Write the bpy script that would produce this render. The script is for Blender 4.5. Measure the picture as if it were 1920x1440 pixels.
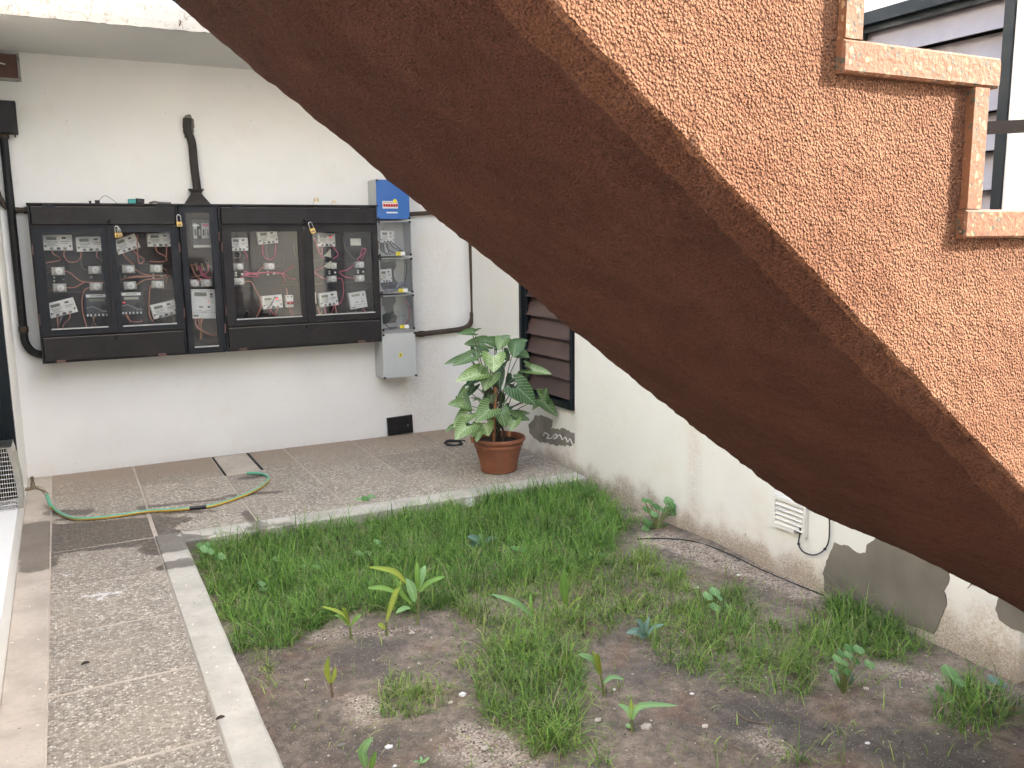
import bpy, bmesh, math, random
import numpy as np
from mathutils import Vector, Matrix, noise as mnoise
R = math.radians
scene = bpy.context.scene
for o in list(bpy.data.objects): bpy.data.objects.remove(o)
col = scene.collection

# ------------------------------------------------------------------ camera
YAW, PITCH, ROLL, FPX = R(27.1475), R(9.3627), R(-0.7374), 1633.86
CAM = np.array([0.0, 0.0, 1.6])
_F = np.array([math.sin(YAW)*math.cos(PITCH), math.cos(YAW)*math.cos(PITCH), -math.sin(PITCH)])
_R0 = np.array([math.cos(YAW), -math.sin(YAW), 0.0]); _U0 = np.cross(_R0, _F)
_c, _s = math.cos(ROLL), math.sin(ROLL)
_Rt, _Up = _c*_R0 + _s*_U0, -_s*_R0 + _c*_U0
cam = bpy.data.cameras.new('camera'); camo = bpy.data.objects.new('camera', cam); col.objects.link(camo)
cam.sensor_width = 36.0; cam.lens = FPX/1920*36.0; cam.clip_start = 0.02; cam.clip_end = 500
m4 = Matrix(((_Rt[0], _Up[0], -_F[0], CAM[0]), (_Rt[1], _Up[1], -_F[1], CAM[1]), (_Rt[2], _Up[2], -_F[2], CAM[2]), (0, 0, 0, 1)))
camo.matrix_world = m4
scene.camera = camo
scene.render.resolution_x, scene.render.resolution_y = 1024, 768

# ------------------------------------------------------------------ sky, sun, exposure
SUN = Vector((0.75, -0.375, 0.545)).normalized()          # towards the sun
world = bpy.data.worlds.new('World'); scene.world = world; world.use_nodes = True
wn = world.node_tree.nodes; wl = world.node_tree.links
sky = wn.new('ShaderNodeTexSky'); sky.sky_type = 'NISHITA'; sky.sun_disc = False
sky.sun_elevation = math.asin(SUN.z); sky.sun_rotation = math.atan2(SUN.x, SUN.y)
sky.dust_density = 6.0; sky.air_density = 1.0; sky.ozone_density = 0.6
wn['Background'].inputs[1].default_value = 0.15
wl.new(sky.outputs[0], wn['Background'].inputs[0])
sl = bpy.data.lights.new('sun', 'SUN'); sl.energy = 2.1; sl.angle = R(0.5); sl.color = (1.0, 0.93, 0.82)
so = bpy.data.objects.new('sun', sl); col.objects.link(so)
so.rotation_euler = SUN.to_track_quat('Z', 'Y').to_euler(); so.location = (8, -6, 9)
vs = scene.view_settings
vs.view_transform = 'Standard'; vs.look = 'None'; vs.gamma = 1.0; vs.use_curve_mapping = False
vs.exposure = 2.95
try:
    vs.use_white_balance = True; vs.white_balance_temperature = 6500; vs.white_balance_tint = 10
except Exception: pass

cy = scene.cycles
cy.max_bounces = 6; cy.diffuse_bounces = 3; cy.use_adaptive_sampling = True; cy.adaptive_threshold = 0.02; cy.glossy_bounces = 3; cy.transmission_bounces = 4; cy.transparent_max_bounces = 10
cy.caustics_reflective = False; cy.caustics_refractive = False

# ------------------------------------------------------------------ pixels of the photograph -> points on known planes
def ray(u, v): return _Rt*((u-960)/FPX) - _Up*((v-720)/FPX) + _F
def onz(u, v, z=0.0):
    d = ray(u, v); return CAM + d*((z-CAM[2])/d[2])
def ony(u, v, y):
    d = ray(u, v); return CAM + d*((y-CAM[1])/d[1])
def onx(u, v, x):
    d = ray(u, v); return CAM + d*((x-CAM[0])/d[0])
def z1(x, y): return x/4.0, 340+y/4.0
def z2(x, y): return 400+x/3.79, 340+y/3.79
def z3(x, y): return x/3.79, y/3.79
def z4(x, y): return 1400+x/3.0, y/3.0
def z5(x, y): return 780+x/3.4286, 540+y/3.4286
def z6(x, y): return x/3.4286, 760+y/3.4286
def z7(x, y): return 1280+x/3.0, 880+y/3.0
def zm(x, y): return 330+x/4.5, 360+y/4.5

YB, XL, XR, ZS = 6.81, -0.32, 3.10, -0.06          # back wall, left wall, right wall, soil level
rnd = random.Random(7)

# ------------------------------------------------------------------ helpers: mesh builder, objects
class MB:
    def __init__(s): s.v = []; s.f = []; s.m = []
    def add(s, vs_, fs, mi=0):
        k = len(s.v); s.v += [tuple(map(float, p)) for p in vs_]
        s.f += [tuple(i+k for i in f) for f in fs]; s.m += [mi]*len(fs); return s
    def box(s, x0, x1, y0, y1, z0, z1, mi=0):
        x0, x1 = min(x0, x1), max(x0, x1); y0, y1 = min(y0, y1), max(y0, y1); z0, z1 = min(z0, z1), max(z0, z1)
        return s.add([(x0,y0,z0),(x1,y0,z0),(x1,y1,z0),(x0,y1,z0),(x0,y0,z1),(x1,y0,z1),(x1,y1,z1),(x0,y1,z1)],
              [(0,3,2,1),(4,5,6,7),(0,1,5,4),(1,2,6,5),(2,3,7,6),(3,0,4,7)], mi)
    def rbox(s, c, sx, sy, sz, ang=0.0, bev=0.0, mi=0):
        # box about a centre, turned in the XZ plane by ang, front edges chamfered
        hx, hy, hz = sx/2, sy/2, sz/2; b = min(bev, hx*0.9, hz*0.9)
        pts = [(-hx,hy,-hz),(hx,hy,-hz),(hx,hy,hz),(-hx,hy,hz)]
        pts += [(-hx,-hy+b,-hz),(hx,-hy+b,-hz),(hx,-hy+b,hz),(-hx,-hy+b,hz)]
        pts += [(-hx+b,-hy,-hz+b),(hx-b,-hy,-hz+b),(hx-b,-hy,hz-b),(-hx+b,-hy,hz-b)]
        ca, sa = math.cos(ang), math.sin(ang)
        V = [(c[0]+x*ca-z*sa, c[1]+y, c[2]+x*sa+z*ca) for x, y, z in pts]
        F = [(3,2,1,0),(8,9,10,11)]
        for i in range(4):
            j = (i+1) % 4; F += [(i,j,4+j,4+i),(4+i,4+j,8+j,8+i)]
        return s.add(V, F, mi)
    def tube(s, pts, r, n=8, mi=0, cap=True, r1=None, twist=0.0, mats=None, zup=False):
        pts = [Vector(p) for p in pts]; L = len(pts); k = len(s.v); up = None
        for i, p in enumerate(pts):
            t = (pts[min(i+1, L-1)] - pts[max(i-1, 0)]).normalized()
            if up is None:
                up = Vector((0,0,1)) if abs(t.z) < 0.9 else Vector((0,1,0))
            if zup: up = Vector((0, 0, 1))
            a = t.cross(up)
            if a.length < 1e-6: a = t.orthogonal()
            a.normalize(); b = a.cross(t).normalized(); up = b
            rr = r if r1 is None else r + (r1-r)*i/max(1, L-1)
            if callable(r): rr = r(i/max(1, L-1))
            for j in range(n):
                an = 2*math.pi*j/n + twist*i
                q = p + (a*math.cos(an)+b*math.sin(an))*rr; s.v.append(tuple(q))
        for i in range(L-1):
            for j in range(n):
                s.f.append((k+i*n+j, k+i*n+(j+1) % n, k+(i+1)*n+(j+1) % n, k+(i+1)*n+j))
                s.m.append(mi if mats is None else mats[j])
        if cap:
            s.f.append(tuple(k+j for j in range(n))[::-1]); s.m.append(mi)
            s.f.append(tuple(k+(L-1)*n+j for j in range(n))); s.m.append(mi)
        return s
    def lathe(s, c, prof, n=40, mi=0, axis='z'):
        k = len(s.v)
        for r, h in prof:
            for j in range(n):
                a = 2*math.pi*j/n
                if axis == 'z': s.v.append((c[0]+r*math.cos(a), c[1]+r*math.sin(a), c[2]+h))
                elif axis == 'y': s.v.append((c[0]+r*math.cos(a), c[1]-h, c[2]+r*math.sin(a)))
                else: s.v.append((c[0]+h, c[1]+r*math.cos(a), c[2]+r*math.sin(a)))
        for i in range(len(prof)-1):
            for j in range(n):
                q = (k+i*n+j, k+i*n+(j+1) % n, k+(i+1)*n+(j+1) % n, k+(i+1)*n+j)
                s.f.append(q if axis == 'z' else q[::-1] if axis == 'y' else q); s.m.append(mi)
        s.f.append(tuple(k+j for j in range(n))); s.m.append(mi)
        s.f.append(tuple(k+(len(prof)-1)*n+j for j in range(n))); s.m.append(mi)
        return s
    def prism(s, poly, d, mi=0):
        # polygon of 3D points pushed along vector d
        n = len(poly); d = Vector(d); A = [Vector(p) for p in poly]; B_ = [p+d for p in A]
        return s.add([tuple(p) for p in A+B_], [tuple(range(n))[::-1], tuple(range(n, 2*n))] + [(i, (i+1) % n, n+(i+1) % n, n+i) for i in range(n)], mi)
    def build(s, name, mats, parent=None, smooth=False, fixn=True):
        me = bpy.data.meshes.new(name)
        off = Vector((0,0,0))
        if parent is not None:
            q = parent
            while q is not None: off += q.location; q = q.parent
        me.from_pydata([tuple(Vector(p)-off) for p in s.v], [], s.f)
        if not isinstance(mats, (list, tuple)): mats = [mats]
        for m in mats: me.materials.append(m)
        if len(mats) > 1: me.polygons.foreach_set('material_index', s.m)
        if fixn:
            bm = bmesh.new(); bm.from_mesh(me); bmesh.ops.recalc_face_normals(bm, faces=bm.faces); bm.to_mesh(me); bm.free()
        if smooth:
            me.polygons.foreach_set('use_smooth', [True]*len(me.polygons))
            try: me.set_sharp_from_angle(angle=R(40))
            except Exception: pass
        o = bpy.data.objects.new(name, me); col.objects.link(o)
        if parent is not None: o.parent = parent
        return o
def tag(o, label=None, cat=None, group=None, kind=None):
    if label: o['label'] = label
    if cat: o['category'] = cat
    if group: o['group'] = group
    if kind: o['kind'] = kind
    return o
def thing(name, loc, label, cat, group=None):
    o = bpy.data.objects.new(name, None); col.objects.link(o); o.location = tuple(map(float, loc)); o.empty_display_size = 0.1
    return tag(o, label, cat, group)
def smoothpts(pts, n=6):
    P = [Vector(p) for p in pts]; out = []
    for i in range(len(P)-1):
        p0, p1, p2, p3 = P[max(i-1,0)], P[i], P[i+1], P[min(i+2, len(P)-1)]
        for k in range(n):
            t = k/n; out.append(0.5*((2*p1)+(p2-p0)*t+(2*p0-5*p1+4*p2-p3)*t*t+(3*p1-p0-3*p2+p3)*t**3))
    out.append(P[-1]); return out

# ------------------------------------------------------------------ materials
class NT:
    def __init__(s, name):
        s.mat = bpy.data.materials.new(name); s.mat.use_nodes = True; t = s.mat.node_tree
        s.n = t.nodes; s.l = t.links; s.b = s.n['Principled BSDF']; s.out = s.n['Material Output']
        g = s.n.new('ShaderNodeNewGeometry'); s.pos = g.outputs['Position']; s.nor = g.outputs['True Normal']
        s.tc = s.n.new('ShaderNodeTexCoord')
    def link(s, a, b): s.l.new(a, b)
    def _set(s, sock, v):
        if hasattr(v, 'is_linked'): s.l.new(v, sock)
        elif v is not None:
            if sock.type == 'RGBA' and len(v) == 3: v = (*v, 1)
            sock.default_value = v
    def math(s, op, a, b=None, c=None, clamp=False):
        n = s.n.new('ShaderNodeMath'); n.operation = op; n.use_clamp = clamp
        for i, v in enumerate((a, b, c)):
            if v is not None: s._set(n.inputs[i], v)
        return n.outputs[0]
    def vm(s, op, a, b=None, scale=None):
        n = s.n.new('ShaderNodeVectorMath'); n.operation = op; s._set(n.inputs[0], a)
        if b is not None: s._set(n.inputs[1], b)
        if scale is not None: s._set(n.inputs['Scale'], scale)
        return n.outputs['Value'] if op in ('DOT_PRODUCT', 'LENGTH', 'DISTANCE') else n.outputs['Vector']
    def noise(s, scale, detail=3, rough=0.55, vec=None, col_=False, dist=0.0):
        n = s.n.new('ShaderNodeTexNoise'); n.inputs['Scale'].default_value = scale; n.inputs['Detail'].default_value = detail
        n.inputs['Roughness'].default_value = rough; n.inputs['Distortion'].default_value = dist
        s._set(n.inputs['Vector'], vec if vec is not None else s.pos)
        return n.outputs['Color'] if col_ else n.outputs['Fac']
    def voro(s, scale, feature='F1', vec=None, out='Distance', rand=1.0):
        n = s.n.new('ShaderNodeTexVoronoi'); n.feature = feature; n.inputs['Scale'].default_value = scale
        n.inputs['Randomness'].default_value = rand
        s._set(n.inputs['Vector'], vec if vec is not None else s.pos); return n.outputs[out]
    def ramp(s, fac, stops, interp='LINEAR'):
        n = s.n.new('ShaderNodeValToRGB'); e = n.color_ramp.elements; n.color_ramp.interpolation = interp
        while len(e) < len(stops): e.new(0.5)
        for i, (p, c) in enumerate(stops):
            e[i].position = p; e[i].color = (*c, 1) if not isinstance(c, (int, float)) else (c, c, c, 1)
        s._set(n.inputs[0], fac); return n.outputs[0]
    def mix(s, fac, a, b, mode='MIX'):
        n = s.n.new('ShaderNodeMix'); n.data_type = 'RGBA'; n.blend_type = mode
        s._set(n.inputs[0], fac); s._set(n.inputs[6], a); s._set(n.inputs[7], b); return n.outputs[2]
    def mapr(s, v, a, b, c=0.0, d=1.0):
        n = s.n.new('ShaderNodeMapRange'); s._set(n.inputs[0], v)
        for i, q in enumerate((a, b, c, d)): n.inputs[i+1].default_value = q
        n.interpolation_type = 'SMOOTHSTEP'; return n.outputs[0]
    def sep(s, v):
        n = s.n.new('ShaderNodeSeparateXYZ'); s._set(n.inputs[0], v); return n.outputs
    def bump(s, h, strength=0.4, dist=0.01, prev=None):
        n = s.n.new('ShaderNodeBump'); n.inputs['Strength'].default_value = strength; n.inputs['Distance'].default_value = dist
        s._set(n.inputs['Height'], h)
        if prev is not None: s.l.new(prev, n.inputs['Normal'])
        return n.outputs[0]
    def attr(s, name, typ='GEOMETRY', out='Fac'):
        n = s.n.new('ShaderNodeAttribute'); n.attribute_name = name; n.attribute_type = typ; return n.outputs[out]
    def amask(s, name, amp=0.05, nscale=9, soft=0.015):
        # soft mask of a signed distance stored on the mesh, with a wandering edge
        d = s.math('ADD', s.attr(name), s.math('MULTIPLY', s.math('SUBTRACT', s.noise(nscale, 3, 0.6), 0.5), amp*2))
        return s.mapr(d, soft, -soft)
    def done(s, color=None, rough=0.6, normal=None, metal=0.0, spec=None, **kw):
        if color is not None: s._set(s.b.inputs['Base Color'], color)
        s._set(s.b.inputs['Roughness'], rough); s._set(s.b.inputs['Metallic'], metal)
        if spec is not None: s._set(s.b.inputs['Specular IOR Level'], spec)
        if normal is not None: s.link(normal, s.b.inputs['Normal'])
        for k, v in kw.items(): s._set(s.b.inputs[k.replace('_', ' ')], v)
        return s.mat

def sdist(P, caps, flat=(1, 1, 1)):
    # distance of points P (n,3) to a union of capsules
    P = np.asarray(P)*np.array(flat); d = np.full(len(P), 9.0)
    for a, b, r in caps:
        a = np.array(a)*np.array(flat); b = np.array(b)*np.array(flat); ba = b-a; pa = P-a
        h = np.clip(pa@ba/max(ba@ba, 1e-6), 0, 1); d = np.minimum(d, np.linalg.norm(pa-h[:, None]*ba, axis=1)-r)
    return d
def wverts(o):
    n = len(o.data.vertices); v = np.empty(n*3); o.data.vertices.foreach_get('co', v); v = v.reshape(-1, 3); q = o
    while q is not None: v = v+np.array(q.location); q = q.parent
    return v
def fattr(o, name, vals):
    at = o.data.attributes.new(name, 'FLOAT', 'POINT'); at.data.foreach_set('value', np.asarray(vals, dtype=np.float32))
def stain(o, streaks):
    P = wverts(o); s_ = np.zeros(len(P))
    for a, b, r, f in streaks: s_ = np.maximum(s_, f*np.clip(0.5-sdist(P, [(a, b, r)])/0.12, 0, 1))
    fattr(o, 'stain', s_)

def simple(name, c, rough=0.5, metal=0.0, var=0.12, scale=30, bump=0.0, bscale=200, spec=None):
    t = NT(name); f = t.noise(scale, 3, vec=t.tc.outputs['Object'])
    lo = tuple(x*(1-var) for x in c); hi = tuple(min(1, x*(1+var)) for x in c)
    c_ = t.mix(f, lo, hi)
    nm = t.bump(t.noise(bscale, 2, vec=t.tc.outputs['Object']), bump, 0.002) if bump else None
    return t.done(c_, rough, nm, metal, spec)
M = {}
def wall_mat(name, base, dirt_h, dirt, streaks=None):
    t = NT(name); z = t.sep(t.pos)[2]
    big = t.noise(1.1, 3, 0.6); fine = t.noise(14, 3, 0.65)
    c = t.mix(t.mapr(big, 0.3, 0.7), tuple(x*0.94 for x in base), base)
    c = t.mix(t.math('MULTIPLY', t.mapr(t.noise(3.3, 3, 0.7), 0.52, 0.75), 0.35), c, (base[0]*0.93, base[1]*0.88, base[2]*0.78))
    c = t.mix(t.math('MULTIPLY', t.mapr(fine, 0.6, 0.8), 0.25), c, tuple(x*0.8 for x in base))
    # small specks and chips
    sp = t.mapr(t.voro(7.5, rand=1.0), 0.04, 0.015)
    c = t.mix(t.math('MULTIPLY', sp, 0.5), c, (0.30, 0.27, 0.23))
    if dirt_h:
        n1 = t.noise(4, 3, 0.65); n2 = t.noise(150, 3, 0.75)
        hh = t.math('SUBTRACT', z, t.math('MULTIPLY', t.math('SUBTRACT', n1, 0.5), dirt_h*1.9))
        d = t.mapr(hh, dirt_h, ZS)
        spk = t.mapr(t.math('ADD', n2, t.math('MULTIPLY', d, 0.22)), 0.52, 0.82)
        c = t.mix(t.math('MULTIPLY', d, 0.40), c, dirt)
        c = t.mix(t.math('MULTIPLY', spk, t.math('MULTIPLY', t.mapr(d, 0.1, 0.8), 0.75)), c, tuple(x*0.5 for x in dirt))
    if streaks:
        k = t.math('MULTIPLY', t.attr('stain'), t.mapr(t.noise(70, 4, 0.8), 0.30, 0.75))
        c = t.mix(k, c, streaks)
    b = t.bump(t.noise(10, 4, 0.7), 0.28, 0.012)
    return t.done(c, 0.85, b, spec=0.25)
def gp(u, v, z=0.0): return tuple(onz(u, v, z))
def wx(u, v): return tuple(onx(u, v, XR))
DIRT = (0.42, 0.31, 0.21)
M['wall_back'] = wall_mat('back_wall_plaster', (0.82, 0.81, 0.77), 0.0, DIRT, (0.50, 0.40, 0.29))
STB = [((0.2, YB, -0.02), (3.1, YB, -0.02), 0.02, 0.55), ((-0.3, YB, -0.03), (3.1, YB, -0.03), 0.01, 0.7),
    ((2.62, YB, 0.25), (2.66, YB, 0.9), 0.22, 0.42), ((2.7, YB, 1.15), (2.75, YB, 1.5), 0.2, 0.38), ((-0.2, YB, 0.75), (0.9, YB, 0.76), 0.05, 0.12)]
M['wall_right'] = wall_mat('right_wall_plaster', (0.80, 0.80, 0.76), 0.20, DIRT, (0.40, 0.29, 0.19))
STR = [(wx(1308, 800), wx(1305, 1010), 0.03, 0.7), (wx(1250, 985), wx(1440, 1060), 0.07, 0.75), (wx(1120, 915), wx(1240, 980), 0.06, 0.6),
    (wx(1500, 1070), wx(1555, 1105), 0.06, 0.7), (wx(1760, 1130), wx(1800, 1230), 0.07, 0.75), (wx(1860, 1180), wx(1915, 1260), 0.10, 0.85),
    (wx(1081, 775), wx(1079, 880), 0.012, 0.9), (wx(1083, 640), wx(1083, 700), 0.012, 0.6), (wx(1356, 955), wx(1360, 965), 0.01, 0.7)]
M['wall_left'] = wall_mat('left_wall_plaster', (0.82, 0.82, 0.78), 0.05, (0.50, 0.42, 0.32))
M['roof_under'] = wall_mat('overhang_paint', (0.72, 0.71, 0.68), 0.0, DIRT)
t = NT('fascia_paint'); cr = t.mapr(t.voro(2.6, 'DISTANCE_TO_EDGE', vec=t.vm('ADD', t.pos, t.vm('SCALE', t.noise(6, 3, col_=True), scale=0.25))), 0.012, 0.0)
c = t.mix(t.mapr(t.noise(26, 5, 0.7), 0.5, 0.72), (0.36, 0.35, 0.325), (0.20, 0.185, 0.16)); c = t.mix(t.math('MULTIPLY', cr, 0.8), c, (0.2, 0.18, 0.15))
M['fascia'] = t.done(c, 0.85, t.bump(t.noise(60, 4), 0.4, 0.004))
M['cement'] = simple('cement_patch', (0.175, 0.158, 0.132), 0.9, var=0.5, scale=5, bump=0.6, bscale=45)
M['cement_dark'] = simple('damp_cement_patch', (0.23, 0.215, 0.185), 0.9, var=0.5, scale=9, bump=0.5, bscale=60)
M['chalk'] = simple('white_scribble', (0.75, 0.74, 0.72), 0.9)

# wet marks on the paving around the tap and hose
WET = [(gp(72, 988), gp(70, 1012), 0.10), (gp(68, 1020), gp(72, 1062), 0.085),
       (gp(100, 1000), gp(280, 985), 0.17), (gp(110, 1022), gp(285, 1005), 0.15),
       (gp(100, 962), gp(158, 960), 0.055), (gp(268, 950), gp(268, 962), 0.035), (gp(275, 951), gp(420, 935), 0.022),
       (gp(430, 930), gp(520, 922), 0.035), (gp(110, 975), gp(400, 958), 0.020), (gp(295, 985), gp(340, 975), 0.06),
       (gp(305, 1026), gp(355, 1018), 0.12), (gp(318, 1062), gp(345, 1058), 0.065), (gp(380, 1004), gp(540, 982), 0.03), (gp(455, 897), gp(478, 895), 0.035),
       (gp(460, 960), gp(480, 985), 0.03)]
def wetten(t, c, rough, dark=0.42):
    w = t.amask('wet', amp=0.045, nscale=11, soft=0.010)
    c2 = t.mix(1.0, c, (dark, dark*0.95, dark*0.92), 'MULTIPLY')
    return t.mix(w, c, c2), t.math('SUBTRACT', rough, t.math('MULTIPLY', w, 0.38))
# exposed-aggregate tiles
t = NT('pebble_paving')
wob = t.vm('ADD', t.pos, t.vm('SCALE', t.noise(40, 2, col_=True), scale=0.012))
cell = t.voro(95, out='Color', vec=wob); edge = t.voro(95, 'DISTANCE_TO_EDGE', vec=wob); r1 = t.sep(cell)[0]
small = t.sep(t.voro(230, out='Color'))[1]
peb = t.ramp(r1, [(0.0, (0.08, 0.072, 0.065)), (0.25, (0.18, 0.162, 0.14)), (0.5, (0.30, 0.27, 0.235)), (0.75, (0.46, 0.425, 0.375)), (1.0, (0.80, 0.77, 0.71))])
base = t.mix(small, (0.15, 0.125, 0.105), (0.36, 0.30, 0.25))
c = t.mix(t.mapr(edge, 0.01, 0.16), base, peb)
ob = t.n.new('ShaderNodeObjectInfo').outputs['Random']
c = t.mix(t.math('MULTIPLY', t.mapr(t.noise(2.6, 3, 0.6), 0.35, 0.7), 0.35), c, (0.40, 0.34, 0.28))
c = t.mix(1.0, t.mix(0.25, c, (0.44, 0.40, 0.34)), (1.14, 1.12, 1.05), 'MULTIPLY')
# back row is rubbed down and dusty
yy = t.sep(t.pos)[1]; worn = t.math('MULTIPLY', t.mapr(t.math('ADD', yy, t.math('MULTIPLY', t.noise(3, 3), 0.9)), 6.3, 7.2), 0.85)
c = t.mix(worn, c, (0.36, 0.28, 0.21))
c = t.mix(1.0, c, t.ramp(ob, [(0, 0.86), (1, 1.08)]), 'MULTIPLY')
c = t.mix(t.math('MULTIPLY', t.amask('white', 0.03, 30, 0.008), 0.8), c, (0.78, 0.77, 0.75))
c, ro = wetten(t, c, 0.85, 0.40)
b = t.bump(t.mapr(edge, 0.0, 0.2), 0.55, 0.004); b = t.bump(t.noise(300, 2), 0.15, 0.001, b)
M['pebble'] = t.done(c, ro, b, spec=0.35)
# plain concrete of strip, kerb and mortar
def concrete(name, c0, c1):
    t = NT(name); c = t.mix(t.mapr(t.noise(4.5, 5, 0.65), 0.3, 0.7), c0, c1)
    c = t.mix(t.math('MULTIPLY', t.mapr(t.noise(60, 4, 0.7), 0.55, 0.75), 0.45), c, tuple(x*0.62 for x in c0))
    c = t.mix(t.mapr(t.voro(16), 0.10, 0.05), c, tuple(min(1, x*1.5) for x in c1))
    c = t.mix(t.math('MULTIPLY', t.mapr(t.voro(11, vec=t.vm('ADD', t.pos, (3.1, 1.7, 0))), 0.07, 0.03), 0.7), c, (0.10, 0.085, 0.07))
    c, ro = wetten(t, c, 0.85, 0.45)
    b = t.bump(t.noise(80, 5, 0.7), 0.35, 0.004); return t.done(c, ro, b, spec=0.3)
M['kerb'] = concrete('kerb_concrete', (0.42, 0.395, 0.335), (0.57, 0.54, 0.465))
M['strip'] = concrete('strip_concrete', (0.40, 0.35, 0.285), (0.53, 0.47, 0.39))
M['mortar'] = concrete('mortar', (0.42, 0.36, 0.29), (0.55, 0.48, 0.39))
# soil
t = NT('soil')
n1 = t.noise(2.2, 5, 0.6); n2 = t.noise(22, 5, 0.7); n3 = t.noise(130, 3, 0.7)
c = t.mix(t.mapr(n1, 0.35, 0.65), (0.190, 0.162, 0.132), (0.290, 0.242, 0.195))
c = t.mix(t.mapr(n2, 0.35, 0.7), t.mix(1.0, c, (0.70, 0.69, 0.68), 'MULTIPLY'), t.mix(1.0, c, (1.25, 1.2, 1.15), 'MULTIPLY'))
c = t.mix(t.math('MULTIPLY', t.mapr(t.noise(5, 3), 0.5, 0.68), 0.5), c, (0.20, 0.115, 0.08))
dk = t.amask('damp', 0.12, 5, 0.08)
c = t.mix(t.math('MULTIPLY', dk, 0.6), c, (0.085, 0.080, 0.073))
gv = t.amask('gravel', 0.12, 7, 0.06)
gc = t.ramp(t.sep(t.voro(150, out='Color'))[0], [(0, (0.24, 0.185, 0.145)), (0.5, (0.42, 0.34, 0.27)), (1, (0.66, 0.58, 0.49))])
c = t.mix(t.math('MULTIPLY', gv, t.mapr(n2, 0.25, 0.55)), c, gc)
spk = t.math('MULTIPLY', t.mapr(t.voro(120), 0.26, 0.16), t.mapr(t.sep(t.voro(120, out='Color'))[1], 0.66, 0.72))
c = t.mix(spk, c, (0.52, 0.46, 0.39))
spd = t.math('MULTIPLY', t.mapr(t.voro(90), 0.35, 0.2), t.mapr(t.sep(t.voro(90, out='Color'))[2], 0.72, 0.8))
c = t.mix(t.math('MULTIPLY', spd, 0.5), c, (0.06, 0.048, 0.038))
b = t.bump(n2, 0.8, 0.03); b = t.bump(n3, 0.7, 0.008, b)
M['soil'] = t.done(c, 0.92, b, spec=0.2)
M['far_ground'] = simple('far_ground', (0.30, 0.27, 0.23), 0.9, var=0.3, scale=2)
# stair stucco, terrazzo
def stucco(name, a_, b_, pit, hi):
    t = NT(name)
    g1 = t.noise(280, 2, 0.65); g2 = t.voro(250)
    big = t.noise(4.5, 3, 0.6); mid = t.noise(20, 3, 0.6)
    c = t.mix(t.mapr(big, 0.3, 0.7), a_, b_)
    c = t.mix(t.math('MULTIPLY', t.mapr(mid, 0.5, 0.75), 0.45), c, hi)
    c = t.mix(t.math('MULTIPLY', t.mapr(g1, 0.60, 0.36), t.mapr(g2, 0.2, 0.6)), c, t.mix(1.0, c, pit, 'MULTIPLY'))
    h = t.math('SUBTRACT', t.math('MULTIPLY', g1, 0.7), t.math('MULTIPLY', t.mapr(g2, 0.0, 0.8), 0.55))
    return t.done(c, 0.9, t.bump(h, 1.0, 0.0048), spec=0.2)
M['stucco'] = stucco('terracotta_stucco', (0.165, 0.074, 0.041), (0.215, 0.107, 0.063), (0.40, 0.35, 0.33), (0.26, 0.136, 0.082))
M['stucco_maroon_shade'] = stucco('shaded_maroon_stucco', (0.058, 0.0205, 0.0135), (0.080, 0.030, 0.020), (0.34, 0.32, 0.31), (0.095, 0.040, 0.027))  # maroon soffit paint, with the underside's shade put into the colour
t = NT('terrazzo')
w1 = t.vm('ADD', t.pos, t.vm('SCALE', t.noise(70, 2, col_=True), scale=0.015))
vc = t.voro(105, out='Color', vec=w1); vd = t.voro(105, vec=w1); s_ = t.sep(vc)
c = t.mix(t.noise(25, 4), (0.140, 0.058, 0.031), (0.195, 0.090, 0.050))
chip = t.ramp(s_[0], [(0.0, (0.05, 0.048, 0.038)), (0.2, (0.08, 0.074, 0.058)), (0.36, (0.185, 0.075, 0.042)), (0.62, (0.23, 0.11, 0.06)), (0.70, (0.33, 0.21, 0.125)), (0.86, (0.27, 0.145, 0.085)), (0.95, (0.14, 0.05, 0.03))], 'CONSTANT')
c = t.mix(t.math('MULTIPLY', t.mapr(vd, 0.46, 0.36), t.mapr(s_[1], 0.15, 0.2)), c, chip)
v2 = t.voro(190, out='Color'); d2 = t.voro(190); c = t.mix(t.math('MULTIPLY', t.mapr(d2, 0.4, 0.3), t.mapr(t.sep(v2)[0], 0.55, 0.6)), c, t.ramp(t.sep(v2)[1], [(0, (0.09, 0.07, 0.05)), (0.5, (0.165, 0.068, 0.036)), (1, (0.32, 0.21, 0.13))]))
c = t.mix(t.math('MULTIPLY', t.mapr(t.noise(30, 4, 0.7), 0.6, 0.72), 0.5), c, (0.20, 0.075, 0.04))
M['terrazzo'] = t.done(c, 0.65, t.bump(t.noise(120, 4), 0.45, 0.004), spec=0.25)
M['stucco_shade'] = stucco('shaded_stucco', (0.088, 0.036, 0.022), (0.118, 0.052, 0.032), (0.45, 0.42, 0.40), (0.13, 0.062, 0.04))  # same stucco made darker: shade of the chamfer band put into the colour
# paints, plastics, metals
def worn_paint(name, c0, rust, amt, rough=0.45, dust=0.0):
    t = NT(name); o = t.tc.outputs['Object']
    c = t.mix(t.noise(6, 4), tuple(x*0.8 for x in c0), tuple(x*1.3 for x in c0))
    c = t.mix(t.math('MULTIPLY', t.mapr(t.noise(26, 5, 0.7), 0.56, 0.72), amt), c, rust)
    c = t.mix(t.mapr(t.voro(22), 0.035, 0.015), c, (0.45, 0.43, 0.40))
    if dust:
        up = t.mapr(t.sep(t.nor)[2], 0.5, 0.9); c = t.mix(t.math('MULTIPLY', up, dust), c, (0.40, 0.35, 0.29))
    return t.done(c, t.mapr(t.noise(9, 3), 0.3, 0.7, rough-0.08, rough+0.15), t.bump(t.noise(45, 4), 0.15, 0.002), spec=0.35)
M['cab'] = worn_paint('cabinet_dark_paint', (0.017, 0.0145, 0.0148), (0.042, 0.032, 0.027), 0.6, 0.55, 0.6)
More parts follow.
